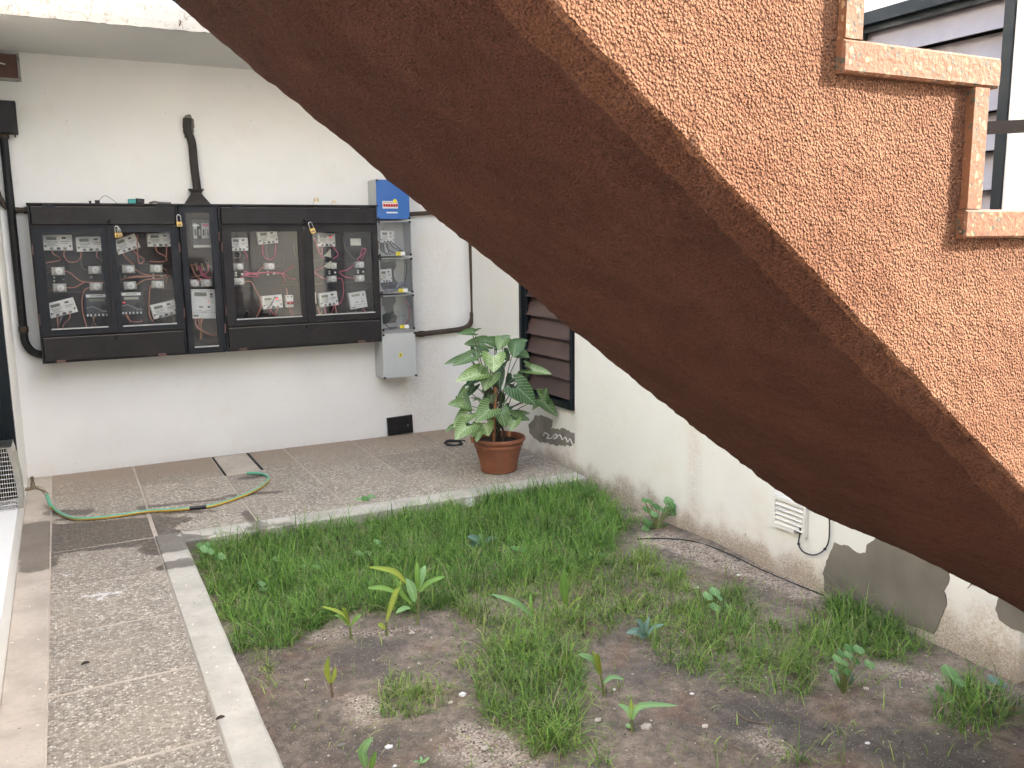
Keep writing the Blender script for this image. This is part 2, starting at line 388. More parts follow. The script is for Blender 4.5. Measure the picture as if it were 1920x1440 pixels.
M['cab_blue'] = worn_paint('cabinet_blue_black_paint', (0.009, 0.011, 0.0145), (0.03, 0.024, 0.022), 0.5, 0.5, 0.6)
M['cab_in'] = worn_paint('cabinet_inside', (0.032, 0.028, 0.027), (0.055, 0.046, 0.04), 0.5, 0.75, 0.6)
M['pipe'] = worn_paint('black_pipe_paint', (0.010, 0.010, 0.010), (0.05, 0.03, 0.02), 0.9, 0.5)
M['pipe_grey'] = worn_paint('dusty_pipe_paint', (0.036, 0.031, 0.027), (0.07, 0.054, 0.042), 0.8, 0.7)
M['pipe_rust'] = worn_paint('brown_pipe_paint', (0.058, 0.040, 0.028), (0.11, 0.07, 0.045), 0.8, 0.65)
M['frame'] = worn_paint('window_frame_paint', (0.006, 0.010, 0.0125), (0.03, 0.025, 0.022), 0.3, 0.45)
M['louvre'] = simple('brown_louvre_glass', (0.092, 0.058, 0.049), 0.4, var=0.2, scale=6, spec=0.6)
M['louvre_grey'] = simple('grey_louvre_board', (0.30, 0.28, 0.295), 0.5, var=0.14, scale=14, bump=0.2, bscale=40)
M['dark_room'] = simple('dark_interior', (0.010, 0.010, 0.011), 0.9)
M['curtain'] = simple('white_curtain', (0.80, 0.80, 0.78), 0.9)
M['wire_pink'] = simple('copper_pink_wire', (0.52, 0.22, 0.16), 0.5)
M['wire_brown'] = simple('brown_wire', (0.36, 0.16, 0.09), 0.5)
M['wire_grey'] = simple('grey_wire', (0.16, 0.13, 0.12), 0.5)
M['wire_red'] = simple('magenta_wire', (0.50, 0.09, 0.17), 0.5)
M['wire_blue'] = simple('blue_wire', (0.05, 0.09, 0.22), 0.5)
M['wire_black'] = simple('black_rubber_cable', (0.014, 0.014, 0.015), 0.5)
M['meter'] = simple('white_meter_case', (0.86, 0.855, 0.81), 0.5, var=0.12, scale=25)
M['meter_big'] = simple('pale_meter_case', (0.80, 0.81, 0.79), 0.45, var=0.08, scale=18)
M['meter_dark'] = simple('charcoal_meter_case', (0.045, 0.05, 0.055), 0.35, var=0.2)
M['ink'] = simple('printed_ink', (0.07, 0.07, 0.07), 0.6)
M['ink_grey'] = simple('grey_print', (0.27, 0.27, 0.26), 0.6)
M['lcd'] = simple('lcd_display', (0.20, 0.22, 0.17), 0.25)
M['lcd_pale'] = simple('lcd_display_pale', (0.45, 0.45, 0.36), 0.25)
M['fuse'] = simple('fuse_porcelain', (0.48, 0.46, 0.42), 0.45, var=0.2)
M['fuse_knob'] = simple('fuse_knob_plastic', (0.78, 0.77, 0.73), 0.35, var=0.1)
M['screw'] = simple('steel_screw', (0.45, 0.44, 0.42), 0.35, metal=0.8)
M['brass'] = simple('brass', (0.70, 0.48, 0.16), 0.3, metal=1.0)
M['brass_old'] = simple('old_brass', (0.23, 0.19, 0.13), 0.45, metal=0.9, var=0.3)
M['steel'] = simple('stainless_steel', (0.52, 0.51, 0.48), 0.28, metal=1.0, var=0.15)
M['hinge'] = simple('rusty_hinge', (0.13, 0.075, 0.06), 0.6, var=0.3)
M['blue'] = simple('blue_plastic', (0.025, 0.125, 0.40), 0.3, var=0.08, spec=0.6)
M['pvc'] = simple('grey_plastic_box', (0.47, 0.49, 0.48), 0.4, var=0.06, scale=12)
M['pvc_liner'] = simple('grey_plastic_liner', (0.46, 0.46, 0.44), 0.5, var=0.06)  # plain grey plastic of glazing beads and breaker parts
M['yellow'] = simple('yellow_warning_label', (0.75, 0.62, 0.03), 0.5)
M['white'] = simple('white_label', (0.78, 0.78, 0.76), 0.5)
M['red'] = simple('red_switch', (0.55, 0.03, 0.03), 0.4)
M['teal'] = simple('teal_plastic', (0.04, 0.30, 0.27), 0.4)
M['vent'] = simple('white_vent_plastic', (0.74, 0.73, 0.69), 0.5, var=0.1, scale=10)
M['tape'] = simple('black_tape', (0.012, 0.012, 0.013), 0.35)
M['hose_green'] = simple('hose_green', (0.13, 0.42, 0.27), 0.35, var=0.1)
M['hose_yellow'] = simple('hose_yellow', (0.62, 0.40, 0.06), 0.35, var=0.1)
M['vent_brown'] = simple('brown_vent_tile', (0.13, 0.062, 0.05), 0.6, var=0.35, scale=16)
def led(name, c, e):
    t = NT(name); t.b.inputs['Emission Color'].default_value = (*c, 1); t.b.inputs['Emission Strength'].default_value = e
    return t.done(c, 0.4)
M['led'] = led('red_led', (1.0, 0.10, 0.08), 0.12)
def glass(name, tint, refl, dust):
    t = NT(name); t.n.remove(t.b)
    tr = t.n.new('ShaderNodeBsdfTransparent'); tr.inputs[0].default_value = (*tint, 1)
    gl = t.n.new('ShaderNodeBsdfGlossy'); gl.inputs['Roughness'].default_value = 0.03
    df = t.n.new('ShaderNodeBsdfDiffuse'); df.inputs[0].default_value = (0.55, 0.53, 0.50, 1)
    fr = t.n.new('ShaderNodeFresnel'); fr.inputs[0].default_value = 1.5
    m1 = t.n.new('ShaderNodeMixShader'); m2 = t.n.new('ShaderNodeMixShader')
    t.link(t.math('MULTIPLY', t.math('ADD', fr.outputs[0], 0.02), refl, clamp=True), m1.inputs[0]); t.link(tr.outputs[0], m1.inputs[1]); t.link(gl.outputs[0], m1.inputs[2])
    t.link(t.math('MULTIPLY', t.mapr(t.noise(7, 4, 0.65), 0.3, 0.8), dust), m2.inputs[0]); t.link(m1.outputs[0], m2.inputs[1]); t.link(df.outputs[0], m2.inputs[2])
    t.link(m2.outputs[0], t.out.inputs['Surface']); return t.mat
M['glass'] = glass('dusty_glass', (0.985, 0.99, 0.99), 0.6, 0.04)
M['clear'] = glass('clear_plastic', (0.97, 0.975, 0.98), 0.8, 0.08)
def translucent(t, c, f):
    # thin leaves let some light through
    tr = t.n.new('ShaderNodeBsdfTranslucent'); t._set(tr.inputs[0], c); mx = t.n.new('ShaderNodeMixShader'); mx.inputs[0].default_value = f
    t.link(t.b.outputs[0], mx.inputs[1]); t.link(tr.outputs[0], mx.inputs[2]); t.link(mx.outputs[0], t.out.inputs['Surface']); return t.mat
# pot, plant, grass
t = NT('terracotta_pot'); c = t.mix(t.noise(9, 4), (0.215, 0.078, 0.040), (0.285, 0.115, 0.062))
c = t.mix(t.math('MULTIPLY', t.mapr(t.noise(28, 5, 0.7), 0.55, 0.75), 0.4), c, (0.33, 0.19, 0.125))
M['pot'] = t.done(c, 0.7, t.bump(t.noise(60, 4), 0.2, 0.003), spec=0.3)
t = NT('arrowhead_leaf'); uv = t.n.new('ShaderNodeUVMap').outputs[0]; s_ = t.sep(uv); au = t.math('ABSOLUTE', t.math('SUBTRACT', s_[0], 0.5))
ti = t.attr('tint', 'OBJECT')
side = t.math('ABSOLUTE', t.math('SINE', t.math('MULTIPLY', t.math('SUBTRACT', s_[1], t.math('MULTIPLY', au, 0.75)), 26.0)))
vein = t.math('MAXIMUM', t.mapr(au, 0.03, 0.008), t.math('MULTIPLY', t.mapr(side, 0.38, 0.08), 0.85))
cen = t.math('MULTIPLY', t.mapr(au, 0.42, 0.05), t.mapr(t.noise(60, 3), 0.2, 0.7))
dark = t.mix(ti, (0.016, 0.066, 0.025), (0.150, 0.270, 0.050)); pale = t.mix(ti, (0.07, 0.19, 0.09), (0.56, 0.68, 0.38))
c = t.mix(t.math('MULTIPLY', cen, t.math('ADD', t.math('MULTIPLY', ti, 0.85), 0.15)), dark, pale)
c = t.mix(t.math('MULTIPLY', vein, 0.85), c, t.mix(ti, (0.20, 0.34, 0.18), (0.64, 0.74, 0.46)))
M['leaf'] = translucent(t, c, 0.25); t.done(c, 0.42, t.bump(side, 0.12, 0.003), spec=0.5)
M['stem'] = simple('plant_stem', (0.09, 0.06, 0.04), 0.7, var=0.4)
M['petiole'] = simple('green_petiole', (0.055, 0.085, 0.035), 0.6, var=0.3)
M['stake'] = simple('cane_stake', (0.34, 0.14, 0.06), 0.5, var=0.2)
M['potsoil'] = simple('potting_soil', (0.045, 0.032, 0.024), 0.95, var=0.4, bump=0.6, bscale=80)
t = NT('grass_blade'); gc = t.attr('gcol', out='Color')
t.b.inputs['Transmission Weight'].default_value = 0.0
t.done(gc, 0.5, spec=0.3); M['grass'] = translucent(t, gc, 0.35)
def leafmat(name, a, b, rough=0.4):
    t = NT(name); uv = t.n.new('ShaderNodeUVMap').outputs[0]; s_ = t.sep(uv)
    au = t.math('ABSOLUTE', t.math('SUBTRACT', s_[0], 0.5)); ln = t.math('ABSOLUTE', t.math('SINE', t.math('MULTIPLY', s_[0], 40)))
    c = t.mix(s_[1], a, b); c = t.mix(t.math('MULTIPLY', ln, 0.25), c, tuple(x*0.6 for x in a)); c = t.mix(t.mapr(au, 0.05, 0.015), c, tuple(min(1, x*1.25) for x in b))
    t.done(c, 0.55, spec=0.25); return translucent(t, c, 0.25)
M['corn'] = leafmat('seedling_leaf', (0.198, 0.328, 0.056), (0.216, 0.423, 0.112))
M['corn_pale'] = leafmat('seedling_leaf_pale', (0.225, 0.423, 0.140), (0.319, 0.544, 0.263))
M['corn_yellow'] = leafmat('seedling_leaf_yellow', (0.319, 0.346, 0.060), (0.300, 0.431, 0.071))
M['weed'] = leafmat('weed_leaf', (0.090, 0.203, 0.057), (0.150, 0.307, 0.105))
M['weed_pale'] = leafmat('pale_weed_leaf', (0.173, 0.338, 0.128), (0.255, 0.435, 0.195))
M['weed_blue'] = leafmat('bluish_weed_leaf', (0.135, 0.247, 0.195), (0.210, 0.352, 0.292))
M['weed_dry'] = leafmat('dry_weed_leaf', (0.345, 0.330, 0.225), (0.435, 0.405, 0.292))
M['weed_stem'] = simple('weed_stem', (0.17, 0.20, 0.07), 0.6, var=0.3)
M['fluff'] = simple('dandelion_fluff', (0.72, 0.72, 0.70), 0.9)
M['stone'] = simple('pale_pebble', (0.52, 0.46, 0.39), 0.8, var=0.3, scale=60)
M['stone_white'] = simple('white_shard', (0.75, 0.74, 0.72), 0.6)
M['dead'] = simple('dead_leaf', (0.30, 0.15, 0.10), 0.8, var=0.3)
M['twig'] = simple('dry_twig', (0.18, 0.13, 0.09), 0.9, var=0.4)

# ------------------------------------------------------------------ ground, paving
g = MB(); g.add([(-150, -150, -0.14), (150, -150, -0.14), (150, 150, -0.14), (-150, 150, -0.14)], [(0, 1, 2, 3)])
tag(g.build('ground', M['far_ground']), kind='structure')
KX0, KX1, KY0, KY1 = 0.343, 0.484, 4.885, 5.035
# soil sheet with gentle lumps
nx, ny = 110, 215; xs = np.linspace(KX1-0.03, XR+0.02, nx); ys = np.linspace(-1.5, KY0+0.03, ny); sv = []
def soil_z(x, y):
    h = ZS + 0.012*mnoise.noise(Vector((x*1.7, y*1.7, 0))) + 0.008*mnoise.noise(Vector((x*6, y*6, 2))) + 0.004*mnoise.noise(Vector((x*17, y*17, 5)))
    h -= 0.012*max(0, min(1, (x-1.5)/1.6))*max(0, min(1, (4.5-y)/2.5))
    e = min(x-KX1, KY0-y); h -= 0.012*max(0, 1-e/0.06) if e < 0.06 else 0
    return h
for y in ys:
    for x in xs: sv.append((x, y, soil_z(x, y)))
g = MB(); g.add(sv, [(j*nx+i, j*nx+i+1, (j+1)*nx+i+1, (j+1)*nx+i) for j in range(ny-1) for i in range(nx-1)])
so_il = tag(g.build('soil', M['soil'], smooth=True), kind='structure')
DAMP = [(gp(650, 1235, ZS), gp(760, 1190, ZS), 0.09), (gp(640, 1270, ZS), gp(690, 1250, ZS), 0.07), (gp(1200, 1260, ZS), gp(1280, 1250, ZS), 0.09), (gp(690, 1400, ZS), gp(620, 1430, ZS), 0.06), (gp(1400, 1350, ZS), gp(1800, 1420, ZS), 0.12)]
GRAV = [(gp(900, 1400, ZS), gp(960, 1440, ZS), 0.10), (gp(870, 1370, ZS), gp(900, 1380, ZS), 0.05), (gp(670, 1320, ZS), gp(690, 1330, ZS), 0.06), (gp(600, 1195, ZS), gp(780, 1180, ZS), 0.03), (gp(1430, 1390, ZS), gp(1460, 1400, ZS), 0.04), (gp(1740, 1270, ZS), gp(1690, 1255, ZS), 0.05), (gp(1240, 1010, ZS), gp(1520, 1110, ZS), 0.10), (gp(1060, 905, ZS), gp(1200, 960, ZS), 0.12)]
fattr(so_il, 'damp', sdist(wverts(so_il), DAMP, (1, 1, 0))); fattr(so_il, 'gravel', sdist(wverts(so_il), GRAV, (1, 1, 0)))
# paving: mortar bed, tiles, strips
bed = MB(); bed.box(XL-0.1, KX0+0.02, -3, 6.9, -0.13, -0.003); bed.box(KX0+0.02, XR+0.02, KY1-0.02, 6.9, -0.13, -0.003)
pav = wetattr_late = tag(bed.build('pavement', M['mortar']), kind='structure'); fattr(pav, 'wet', np.ones(len(pav.data.vertices)))
WHITE = [(gp(160, 1118), gp(225, 1110), 0.012), (gp(185, 1125), gp(200, 1112), 0.010), (gp(118, 1078), gp(124, 1080), 0.008)]
def wetattr(o):
    fattr(o, 'wet', sdist(wverts(o), WET, (1, 1, 0))); fattr(o, 'white', sdist(wverts(o), WHITE, (1, 1, 0))); return o
def slab(x0, x1, y0, y1, z, b=0.004, bot=-0.02, jit=0.0):
    # a tile with chamfered edge; its top is gridded where the wet marks lie
    m = MB(); near = sdist(np.array([[x, y, 0] for x in np.linspace(x0, x1, 7) for y in np.linspace(y0, y1, 7)]), WET+WHITE, (1, 1, 0)).min() < 0.05
    n = (max(1, int((x1-x0)/0.022)), max(1, int((y1-y0)/0.022))) if near else (1, 1)
    zz = [z+rnd.uniform(-jit, jit) for _ in range(4)]
    gx = np.linspace(x0+b, x1-b, n[0]+1); gy = np.linspace(y0+b, y1-b, n[1]+1)
    def zt(x, y):
        u, v = (x-x0)/(x1-x0), (y-y0)/(y1-y0); return (zz[0]*(1-u)+zz[1]*u)*(1-v)+(zz[3]*(1-u)+zz[2]*u)*v
    W = n[0]+1; V = [(x, y, zt(x, y)) for y in gy for x in gx]
    F = [(j*W+i, j*W+i+1, (j+1)*W+i+1, (j+1)*W+i) for j in range(n[1]) for i in range(n[0])]
    rim = [j for j in range(n[0])]+[n[0]+W*j for j in range(n[1])]+[n[1]*W+n[0]-j for j in range(n[0])]+[(n[1]-j)*W for j in range(n[1])]
    def out(k, zb):
        x, y, q = V[k]; return (x0 if x < x0+b*1.5 else x1 if x > x1-b*1.5 else x, y0 if y < y0+b*1.5 else y1 if y > y1-b*1.5 else y, zb if zb is not None else q-b)
    k = len(V); L = len(rim); V2 = V+[out(r, None) for r in rim]+[out(r, bot) for r in rim]
    for i in range(L):
        j = (i+1) % L; F += [(rim[i], rim[j], k+j, k+i), (k+i, k+j, k+L+j, k+L+i)]
    m.add(V2, F); return m
J = 0.0048
tx = [0.355+0.548*k for k in range(6)]; tx[5] = XR
rows = [5.035, 5.60, 6.185, YB]
py = [5.60-0.5605*k for k in range(0, 13)]
k0 = 0
for i in range(len(py)-1):
    w = 0.009 if i > 2 else 0.005
    wetattr(slab(-0.171+0.002, KX0-0.003, py[i+1]+w, py[i]-w, 0.0, jit=0.0012).build('paving_tile', M['pebble'], pav))
wetattr(slab(-0.171+0.002, 0.355-J, 5.60+J, 6.185-J, 0.0, jit=0.001).build('paving_tile', M['pebble'], pav))
wetattr(slab(-0.171+0.002, 0.355-J, 6.185+J, YB-0.004, 0.0, jit=0.001).build('paving_tile', M['pebble'], pav))
for r in range(3):
    for k in range(5):
        x0, x1 = tx[k]+J, tx[k+1]-J
        if k == 4: x1 = XR-0.012
        if r == 2 and k == 1:
            # loose short tile over the drain: open gaps on both sides
            wetattr(slab(tx[1]+0.018, 1.17-0.010, rows[2]+0.008, YB-0.02, 0.002, jit=0.002).build('paving_tile', M['strip'], pav))
            wetattr(slab(1.17+0.012, x1, rows[2]+J, YB-0.004, 0.0, jit=0.001).build('paving_tile', M['pebble'], pav))
            gap = MB(); gap.box(tx[1]+0.001, tx[1]+0.017, rows[2]+0.01, YB-0.01, -0.01, -0.0015); gap.box(1.161, 1.181, rows[2]+0.04, YB-0.01, -0.01, -0.0015)
            gap.box(tx[1]+0.02, 1.15, YB-0.018, YB-0.004, -0.01, -0.0015)
            gap.build('drain_gap', M['dark_room'], pav); continue
        wetattr(slab(x0, x1, rows[r]+J, rows[r+1]-(J if r < 2 else 0.004), 0.0, jit=0.0012).build('paving_tile', M['pebble'], pav))
ysp = [6.80, 5.72, 4.40, 3.28, 1.9, 0.4, -1.4]
for a, b in zip(ysp[1:], ysp[:-1]):
    wetattr(slab(XL+0.002, -0.171-0.004, a+0.0015, b-0.0015, 0.003, jit=0.0006).build('border_strip', M['strip'], pav))
kb = MB()
ky = list(np.arange(KY1, -2.6, -0.03)); n = len(ky); V = []
for y in ky:
    e = 0.004*mnoise.noise(Vector((0, y*4, 3)))
    V += [(KX0, y, -0.02), (KX0, y, 0.001), (KX0+0.006, y, 0.007), (KX0+0.035, y, 0.0075), (KX0+0.07, y, 0.0075), (KX0+0.10, y, 0.007), (KX1-0.010+e, y, 0.006), (KX1+e, y, -0.004), (KX1+e*1.5, y, -0.12)]
kb.add(V, [(i*9+j, i*9+j+1, (i+1)*9+j+1, (i+1)*9+j) for i in range(n-1) for j in range(8)]+[tuple(range(9))])
xk = list(np.arange(KX1-0.02, XR-0.02, 0.04)); n = len(xk); V = []
for x in xk:
    e = 0.006*mnoise.noise(Vector((x*4, 0, 7)))
    V += [(x, KY1, -0.02), (x, KY1, 0.0005), (x, KY1-0.006, 0.0055), (x, KY0+0.012-e, 0.0045), (x, KY0-e, -0.006), (x, KY0-e*1.5, -0.12)]
kb.add(V, [(i*6+j, i*6+j+1, (i+1)*6+j+1, (i+1)*6+j) for i in range(n-1) for j in range(5)]+[tuple((n-1)*6+j for j in range(6))])
wetattr(tag(kb.build('kerb', M['kerb']), kind='structure'))
# ------------------------------------------------------------------ walls and roof
def wall_plane(fixed, axis, a0, a1, zz0, zz1, holes, th, sign, step=0, zstep=()):
    # rectangular wall sheet with thickness; holes = (a0, a1, z0, z1); sign = direction of the back of the wall
    A = sorted(set([a0, a1]+[h[0] for h in holes]+[h[1] for h in holes])); Z = sorted(set([zz0, zz1]+[h[2] for h in holes]+[h[3] for h in holes]))
    if step: A = sorted(set(A+[float(q) for q in np.arange(a0, a1, step) if min(abs(q-k) for k in A) > step*0.3]))
    Z = sorted(set(Z+[float(q) for q in zstep if min(abs(q-k) for k in Z) > 0.008]))
    m = MB()
    P = (lambda f, a, z: (f, a, z)) if axis == 'x' else (lambda f, a, z: (a, f, z))
    for i in range(len(A)-1):
        for j in range(len(Z)-1):
            ca, cz = (A[i]+A[i+1])/2, (Z[j]+Z[j+1])/2
            if any(h[0] < ca < h[1] and h[2] < cz < h[3] for h in holes): continue
            for f in (fixed, fixed+sign*th):
                m.add([P(f, A[i], Z[j]), P(f, A[i+1], Z[j]), P(f, A[i+1], Z[j+1]), P(f, A[i], Z[j+1])], [(0, 1, 2, 3)])
    for (b0, b1, c0, c1) in list(holes)+[(a0, a1, zz0, zz1)]:
        f0, f1 = fixed, fixed+sign*th
        for (p, q) in (((b0, c0), (b1, c0)), ((b1, c0), (b1, c1)), ((b1, c1), (b0, c1)), ((b0, c1), (b0, c0))):
            m.add([P(f0, *p), P(f0, *q), P(f1, *q), P(f1, *p)], [(0, 1, 2, 3)])
    return m
wb = wall_plane(YB, 'y', XL-0.25, XR+0.25, -0.14, 2.9, [], 0.25, 1, 0.05, np.concatenate([np.arange(-0.1, 0.3, 0.02), np.arange(0.3, 2.9, 0.1)])).build('back_wall', M['wall_back'], fixn=False); stain(wb, STB)
tag(wb, 'white plastered back wall that carries the dark meter cabinets', 'wall')
WZ0, WZ1 = 0.43, 2.515
zst = np.concatenate([np.arange(-0.12, 0.5, 0.025), np.arange(0.5, 1.3, 0.06)])
wr_ = wall_plane(XR, 'x', 5.0585, YB-0.001, -0.14, 5.4, [(5.07, 5.85, WZ0, WZ1)], 0.5, 1, 0.03, zst)
wr2 = wall_plane(XR-0.022, 'x', 1.86, 5.058, -0.14, 5.4, [(2.065, 2.81, WZ0, WZ1)], 0.522, 1, 0.03, zst)
wr_.add(wr2.v, wr2.f)
wr = wr_.build('right_wall', M['wall_right'], fixn=False); stain(wr, STR)
tag(wr, 'white stained side wall with two louvred windows and grey cement patches', 'wall')
# unseen block added behind the viewer, keeps the sun off the left wall
rear_block = MB(); rear_block.box(1.4, 4.62, -5.0, -1.4, -0.14, 5.2)
tag(rear_block.build('sun_blocker_rear', M['wall_left']), 'white block added out of view to keep the sun off the left wall', 'building')
front = MB(); front.box(-2.5, 1.39, -5.2, -5.0, -0.14, 3.2)  # unseen wall added to keep low skylight out of the yard
tag(front.build('sky_blocker_wall', M['wall_left']), 'white wall added out of view to cut low skylight in the yard', 'wall')
side_block = MB(); side_block.box(XR+0.5, 9.0, 0.15, 1.859, -0.14, 5.4)  # unseen block added to keep direct sun off the yard and walls
tag(side_block.build('sun_blocker_side', M['wall_left']), 'white block added out of view to keep the sun off the yard', 'building')
wl_ = wall_plane(XL, 'x', -5.0, YB-0.001, -0.14, 4.2, [(3.2, 5.98, 0.165, 2.2)], 0.25, -1).build('left_wall', M['wall_left'], fixn=False)
tag(wl_, 'narrow strip of white left wall beside the paved path', 'wall')
# overhanging roof slab over the back wall
rf = thing('roof_overhang', (1.4, YB, 2.86), 'white concrete roof overhang above the meter wall', 'roof')
sl_ = MB(); sl_.box(-3.0, 3.6, 5.745, 8.2, 2.861, 2.97); sl_.build('roof_slab', M['roof_under'], rf)
nxx = 240; V = []
for i in range(nxx):
    x = -3.0+6.6*i/(nxx-1); e = 0.006*mnoise.noise(Vector((x*14, 1, 1)))+0.004*mnoise.noise(Vector((x*40, 2, 1)))
    V += [(x, 5.746, 2.855+e*0.3), (x, 5.72, 2.852+e), (x, 5.715, 2.90), (x, 5.716, 2.985+e*0.4), (x, 5.80, 2.99)]
fb = MB(); fb.add(V, [(i*5+j, i*5+j+1, (i+1)*5+j+1, (i+1)*5+j) for i in range(nxx-1) for j in range(4)]); fb.build('fascia', M['fascia'], rf)
# rust stain with a nail on the fascia
q = ony(*z3(1278, 150), 5.712); nb = MB(); nb.tube([(q[0], 5.72, q[2]+0.005), (q[0]+0.004, 5.70, q[2]-0.002), (q[0]-0.006, 5.705, q[2]-0.03)], 0.004, 6); nb.build('bracket_stub', M['pipe_rust'], rf)

# cement patches, thin and ragged, on their walls
def patch(name, pts, plane, off, mat, parent, jag=0.006):
    P = [Vector(plane(*p)) for p in pts]; out = []
    for i in range(len(P)):
        a, b = P[i], P[(i+1) % len(P)]; n = max(2, int((b-a).length/0.012))
        for k in range(n):
            q = a.lerp(b, k/n); w = jag*(1.2*mnoise.noise(q*18)+mnoise.noise(q*55)); w2 = jag*(1.2*mnoise.noise(q*18+Vector((5,5,5)))+mnoise.noise(q*55+Vector((9,9,9))))
            out.append(q+Vector((0 if abs(off[0]) > 0 else w, 0 if abs(off[1]) > 0 else w, w2)))
    o = Vector(off); m = MB(); m.prism([p+o*0.1 for p in out], o*0.9)
    bm = MB(); bm.v = m.v; bm.f = m.f; bm.m = m.m
    ob = bm.build(name, mat, parent)
    me = ob.data; b2 = bmesh.new(); b2.from_mesh(me); bmesh.ops.triangulate(b2, faces=[f for f in b2.faces if len(f.verts) > 4]); b2.to_mesh(me); b2.free()
    return ob
RP = lambda x, y: onx(x, y, XR-0.022); RP2 = lambda x, y: onx(x, y, XR)
patch('cement_patch', [z7(*p) for p in ((860,415),(820,500),(790,580),(800,690),(850,715),(1000,760),(1150,820),(1300,880),(1415,925),(1460,830),(1490,760),(1475,690),(1500,610),(1490,480),(1400,440),(1250,380),(1120,350),(1085,385),(1040,430),(1030,465),(990,470),(930,430))], RP, (-0.005, 0, 0), M['cement'], wr)
patch('cement_patch', [z7(*p) for p in ((1790,690),(1850,690),(1990,760),(1990,960),(1920,915),(1860,900),(1790,850),(1760,790))], RP, (-0.004, 0, 0), M['cement'], wr)
patch('cement_patch', [z5(*p) for p in ((765,820),(800,815),(880,850),(870,905),(960,905),(1040,945),(1035,985),(1000,1010),(900,1005),(800,990),(735,940),(725,880))], RP2, (-0.004, 0, 0), M['cement_dark'], wr, 0.01)
sc = MB(); pts = [z5(*p) for p in ((820,950),(830,930),(855,950),(840,965),(870,965),(895,940),(910,960),(885,970),(925,945),(940,975),(960,960),(975,990),(990,970),(1005,1005))]
sc.tube(smoothpts([onx(*p, XR-0.006) for p in pts], 4), 0.0045, 5); sc.build('scribble', M['chalk'], wr)

# louvred windows in the right wall
def louvre_window(y0, y1, zlist, bm_, label, group):
    t = thing('louvre_window', (XR, (y0+y1)/2, WZ0), label, 'window', group)
    fx0, fx1, th = XR-0.034, XR+0.13, 0.038
    j1 = MB(); j1.box(fx0, fx1, y1-th, y1-0.001, WZ0+0.001, WZ1-0.001); j1.box(fx0+0.03, fx0+0.045, y1-th-0.025, y1-th, WZ0+th, WZ1-th); j1.build('jamb', M['frame'], t)
    j2 = MB(); j2.box(fx0, fx1, y0+0.001, y0+th, WZ0+0.001, WZ1-0.001); j2.build('jamb', M['frame'], t)
    hd = MB(); hd.box(fx0-0.004, fx1, y0+th, y1-th, WZ1-0.05, WZ1-0.001); hd.box(fx0+0.03, fx0+0.05, y0+th, y1-th, WZ1-0.075, WZ1-0.05); hd.build('head', M['frame'], t)
    sl2 = MB(); sl2.box(fx0-0.006, fx1, y0+th, y1-th, WZ0+0.001, WZ0+0.045); sl2.build('sill', M['frame'], t)
    for z in zlist:
        if z+0.14 > WZ1-0.05: top = WZ1-0.055
        else: top = z+0.142
        b = MB(); xo, xi = XR-0.005, XR+0.055
        k = (top-z)/0.142; xi = xo+0.06*k
        b.prism([(xo, y0+th+0.004, z), (xi, y0+th+0.004, top), (xi+0.006, y0+th+0.004, top), (xo+0.007, y0+th+0.004, z-0.001)], (0, y1-y0-2*th-0.008, 0)); b.build('louvre_blade', bm_, t)
    d = MB(); d.box(XR+0.134, XR+0.2, y0+0.002, y1-0.002, WZ0+0.002, WZ1-0.002); d.build('room_behind', M['dark_room'], t)
    return t
louvre_window(5.07, 5.85, [0.49+0.139*k for k in range(14)], M['louvre'], 'dark framed window with brown louvre blades behind the potted plant', 'louvred windows of the side wall')
louvre_window(2.065, 2.81, [2.335-0.143*k for k in range(13)], M['louvre_grey'], 'dark framed window with pale grey louvre boards above the stair', 'louvred windows of the side wall')

# left window: recessed dark frame, white curtain, and the mesh guard standing in front of it
lw = thing('side_window', (XL-0.1, 4.6, 0.165), 'recessed window with dark metal frame in the left wall', 'window')
m = MB(); m.box(XL-0.115, XL-0.002, 5.925, 5.979, 0.166, 2.199); m.build('jamb', M['frame'], lw)
m = MB(); m.box(XL-0.115, XL-0.06, 5.905, 5.925, 0.166, 2.199); m.build('frame_stop', M['frame'], lw)
m = MB(); m.box(XL-0.115, XL-0.06, 3.201, 3.25, 0.166, 2.199); m.build('jamb', M['frame'], lw)
m = MB(); m.box(XL-0.13, XL-0.12, 3.201, 5.979, 0.166, 2.199); m.build('curtain', M['curtain'], lw)
m = MB(); m.box(XL-0.10, XL-0.096, 3.25, 5.905, 0.166, 2.199); m.build('pane', M['glass'], lw)
gd = thing('mesh_guard', (XL-0.05, 5.5, 0.166), 'stainless steel wire mesh guard on the left window sill beside the tap', 'guard')
gy0, gy1 = 5.40, 5.62; gx0, gx1, gz0, gz1 = -0.425, -0.288, 0.168, 0.515
def arc(k):   # rounded outer outline of the basket seen from its end
    a = k*math.pi/2; return gx0+(gx1-gx0)*math.sin(a)**0.6, gz0+(gz1-gz0)*(0.0 if k == 0 else k)
prof = [(gx1-0.002, gz0)] + [(gx1-0.03*(i/8.0)**2.2, gz0+(gz1-gz0)*(0.15+0.85*i/8)) for i in range(9)]
w = MB()
for i in range(10):
    x = gx0+(gx1-0.034-gx0)*i/9; w.tube([(x, gy0, gz0), (x, gy0, gz1-0.002)], 0.0022, 5)
for i in range(15):
    z = gz0+(gz1-gz0)*i/14; w.tube([(gx0, gy0-0.002, z), (gx1-0.02, gy0-0.002, z)], 0.0022, 5)
w.build('end_mesh', M['steel'], gd)
w = MB()
for i in range(9):
    y = gy0+(gy1-gy0)*i/8; w.tube([(x-0.004, y, z) for x, z in prof], 0.0022, 5)
for x, z in prof[1:]: w.tube([(x-0.003, gy0, z), (x-0.003, gy1, z)], 0.0022, 5)
w.build('side_mesh', M['steel'], gd)
st = MB(); V = []
